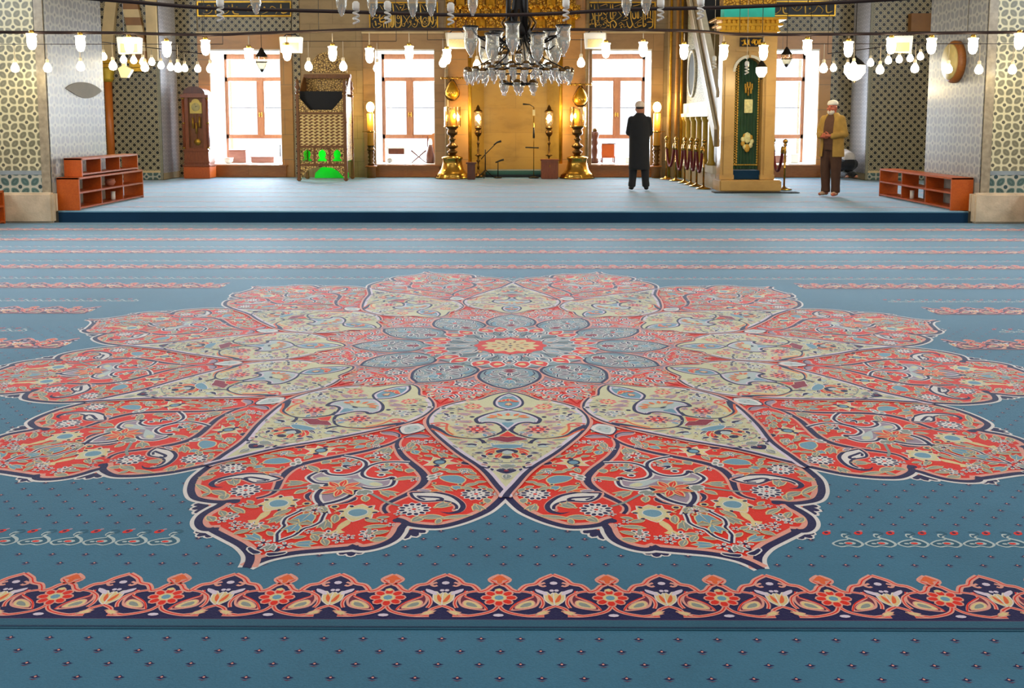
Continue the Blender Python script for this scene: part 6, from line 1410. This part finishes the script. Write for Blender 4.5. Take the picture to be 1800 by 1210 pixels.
# man in the long black coat, back to the camera
H1 = {s: ((s*.2, .03, 1.12), (s*.06, .2, 1.13+.02*s)) for s in (-1, 1)}
p = figure((2.42, 18.85, PF+.004), -.05, SKIN, 'man in a long black coat and pale knitted cap standing with his back turned', 0, H1, .135)
BLK = plain('black_wool', '0d0d12', .85, 0, .25, 12, .1, Sheen_Weight=.15)
m = MB(); rings(m, [(0, -.01, .40, .20, .15), (0, -.01, .42, .205, .155), (0, -.01, .7, .2, .155), (0, .0, 1.0, .2, .155), (0, .0, 1.2, .205, .15), (0, -.005, 1.34, .205, .13), (0, -.01, 1.42, .15, .1), (0, -.01, 1.475, .085, .08), (0, -.01, 1.50, .075, .072)], BLK)
for s in (-1, 1): limb(m, [(s*.155, -.01, 1.365), (s*.205, .025, 1.12), (s*.1, .175, 1.125)], [.078, .066, .055], BLK)
solid('coat', m, p, .012, None, 5)
m = MB()
for s in (-1, 1): limb(m, [(s*.1, 0, .8), (s*.112, .005, .46), (s*.13, -.01, .11)], [.1, .085, .07], BLK); m.lathe([(.072, .07), (.075, .1), (.07, .16)], BLK, (s*.135, -.012, 0), 14)
solid('trousers', m, p, .012)
for s in (-1, 1):
    m = MB(); m.ball((s*.15, .03, .045), .055, BLACK, 12, (.8, 2.3, .75)); m.ball((s*.14, -.04, .05), .05, BLACK, 12, (.85, 1, .9)); solid('shoe', m, p, .008)
m = MB(); m.ball((0, .005, 1.62), .1, plain('dark_hair', '2a2320', .8), 16, (.82, .98, .85)); o = solid('hair', m, p, .008)
m = MB(); rings(m, [(0, .012, 1.615, .092, .108), (0, .012, 1.66, .094, .110), (0, .012, 1.70, .078, .092), (0, .012, 1.725, .04, .05), (0, .012, 1.73, .01, .01)], plain('knit_cap', 'e6cdb8', .9, 0, .12, 40, .4)); solid('cap', m, p, .008, 'pale knitted skullcap')
# man in the tan jacket
H2 = {-1: ((-.25, -.02, 1.1), (-.10, .22, 1.08)), 1: ((.25, 0, 1.1), (.1, .2, 1.06))}
p = figure((5.70, 17.42, PF+.004), R(130), SKIN2, 'man in an open tan jacket, brown jumper and white cap, hands held at his belt', 0, H2, .10)
TAN = plain('tan_jacket', 'b08a42', .85, 0, .12, 10, .1); JUM = plain('brown_jumper', '5f4030', .9, 0, .12, 16, .15); TRO = plain('brown_trousers', '4e3224', .85, 0, .15, 8, .1)
m = MB(); rings(m, [(0, .01, .92, .17, .125), (0, .015, 1.04, .178, .135), (0, .015, 1.2, .19, .135), (0, 0, 1.34, .19, .12), (0, -.01, 1.42, .135, .095), (0, -.01, 1.475, .07, .068)], JUM); solid('jumper', m, p, .011)
m = MB(); shell(m, [(0, -.005, .70, .235, .185), (0, -.005, .9, .22, .17), (0, 0, 1.1, .215, .165), (0, 0, 1.25, .218, .155), (0, -.005, 1.36, .21, .13), (0, -.01, 1.43, .15, .105), (0, -.01, 1.49, .088, .085)], R(118), R(422), .03, TAN)
for s in (-1, 1): limb(m, [(s*.165, -.005, 1.37), (s*.25, 0, 1.11), (s*.13, .185, 1.075)], [.08, .07, .056], TAN)
solid('jacket', m, p, .012, None, 4)
m = MB()
for s in (-1, 1): limb(m, [(s*.09, 0, .9), (s*.105, .015, .48), (s*.1, -.005, .13)], [.115, .09, .075], TRO); m.lathe([(.08, .06), (.082, .1), (.075, .2)], TRO, (s*.1, -.005, 0), 14)
rings(m, [(0, .005, .82, .16, .125), (0, .005, .98, .172, .13)], TRO); solid('trousers', m, p, .012)
for s in (-1, 1):
    m = MB(); m.ball((s*.115, .06, .04), .05, plain('beige_sock', 'c9a487', .85), 12, (.8, 2.0, .8)); m.ball((s*.1, -.03, .05), .046, MATS['beige_sock'], 12, (.85, 1, 1)); solid('sock', m, p, .008)
m = MB(); m.ball((0, .064, 1.502), .068, plain('white_beard', 'dcd2c6', .9, 0, .1, 30), 14, (1.05, .75, .8)); m.ball((0, .1, 1.535), .022, MATS['white_beard'], 10, (1.8, .6, .5)); solid('beard', m, p, .007, 'short white beard')
for s in (-1, 1): m = MB(); m.ball((s*.031, .106, 1.597), .009, plain('eye', '2a1a14', .3), 8); m.obj('eye', p)
m = MB(); rings(m, [(0, .012, 1.625, .09, .106), (0, .012, 1.66, .09, .106), (0, .012, 1.695, .074, .088), (0, .012, 1.715, .035, .045), (0, .012, 1.72, .01, .01)], plain('white_cap', 'efe8da', .85, 0, .06, 30, .2)); solid('cap', m, p, .008, 'white skullcap')
# kneeling worshipper, mostly hidden
m = MB(); sk = SKIN
head(m, (0, .62, .2), sk); limb(m, [(0, .5, .3), (0, .4, .4)], [.055, .07], sk)
limb(m, [(0, -.05, .36), (0, .2, .44), (0, .42, .38)], [.15, .15, .13], sk)
for s in (-1, 1): limb(m, [(s*.1, -.05, .34), (s*.13, .28, .1), (s*.11, -.12, .06), (s*.11, -.3, .05)], [.1, .07, .05, .035], sk); limb(m, [(s*.17, .4, .36), (s*.24, .42, .15), (s*.2, .62, .04)], [.05, .04, .03], sk); hand(m, (s*.2, .62, .035), (0, 1, -.05), (-s, 0, 0), (0, 0, 1), sk)
o = solid('person', m, None, .009, None, 3); o.location = (7.72, 22.5, PF+.03); o.rotation_euler = (0, 0, .05)
tag(o, 'person kneeling in dark trousers and pale grey top, half hidden behind the tan-jacketed man', 'person')
GRY = plain('pale_grey_cloth', 'b9b0aa', .9, 0, .08, 8, .1)
m = MB(); limb(m, [(0, -.08, .46), (0, .18, .50), (0, .42, .42)], [.16, .175, .15], GRY)
for s in (-1, 1): limb(m, [(s*.17, .4, .37), (s*.245, .42, .17), (s*.21, .58, .07)], [.07, .06, .05], GRY)
solid('top', m, o, .012)
m = MB(); limb(m, [(0, -.1, .34), (0, .02, .36)], [.17, .17], BLK)
for s in (-1, 1): limb(m, [(s*.1, -.06, .33), (s*.13, .28, .12), (s*.11, -.12, .085), (s*.11, -.26, .07)], [.13, .095, .075, .05], BLK)
solid('trousers', m, o, .012)
# ------------------------------------------------------------------ light: daylight through the openings, added fill at the unseen ones, the hall's lamps
w = bpy.data.worlds.new('world'); SC.world = w; w.use_nodes = True
bg = w.node_tree.nodes['Background']; bg.inputs[0].default_value = (.93, .95, 1.0, 1); bg.inputs[1].default_value = 1.5
def area(name, loc, rot, sx, sy, power, col):
    d = bpy.data.lights.new(name, 'AREA'); d.shape = 'RECTANGLE'; d.size = sx; d.size_y = sy; d.energy = power; d.color = col
    o = bpy.data.objects.new(name, d); COL.objects.link(o); o.location = loc; o.rotation_euler = rot; return o
DAY = (.80, .90, 1.0)
for i, (a, b) in enumerate(WIN):
    area('daylight_window', ((a+b)/2, YB+WD+.12, (WZ0+WZ1)/2), (R(-90), 0, 0), b-a-.1, WZ1-WZ0-.1, (950, 520, 520, 600)[i], DAY)
area('dome_fill', (0, 6.5, ZT+1.9), (0, 0, 0), 9, 9, 330, (.96, .97, 1.0))  # added top fill, stands in for daylight from the unseen dome
for x in (-6.75, 0, 6.75): area('rear_fill', (x, -5.95, 4.5), (R(90), 0, 0), 2.4, 3.8, 62, DAY)  # added fill at the unseen rear openings, for surfaces facing the camera
for s in (-1, 1):
    for y in (1, 9.2, 14.7): area('side_fill', (s*10.45, y, 4.7), (0, R(90)*s, 0), 3.4, 2.3, (30, 280, 280)[(1, 9.2, 14.7).index(y)], (.72, .86, 1.0))  # added cool fill at the unseen side openings, brightens the farther carpet
def lamp(loc, power, col=(1, .76, .36), r=.06):
    d = bpy.data.lights.new('lamp_glow', 'POINT'); d.energy = power; d.color = col; d.shadow_soft_size = r
    o = bpy.data.objects.new('lamp_glow', d); COL.objects.link(o); o.location = loc
for x in (-3.46, 3.36): lamp((x, 22.9, 1.85), 40)
for x in (-.9, .8): lamp((x, 23.05, 1.6), 45)
for x in (-1.36, 1.32): lamp((x, 22.6, 1.65), 32)
for q in ((-7.4, 18.5, 2.4), (-6.4, 18.6, 2.3), (6.2, 18.2, 2.5), (6.26, 17.9, 2.1), (4.42, 17.2, 2.3)): lamp(q, 30)
for x in (-7.3, -6.2, -5.0, 5, 6.2, 7.3): lamp((x, 13.45, 2.15), 13)
for x in (-5, -2.5, 0, 2.5, 5): lamp((x, 12.4, 2.3), 16)
lamp((-4.44, 22.3, PF+.6), 9, (.05, 1, .1))
# ------------------------------------------------------------------ picture
vs_ = SC.view_settings; vs_.view_transform = 'Standard'; vs_.look = 'None'; vs_.gamma = 1; vs_.use_curve_mapping = False; vs_.exposure = .1
SC.cycles.max_bounces = 8; SC.cycles.diffuse_bounces = 4; SC.cycles.transparent_max_bounces = 24; SC.cycles.sample_clamp_indirect = 6; SC.cycles.use_denoising = True
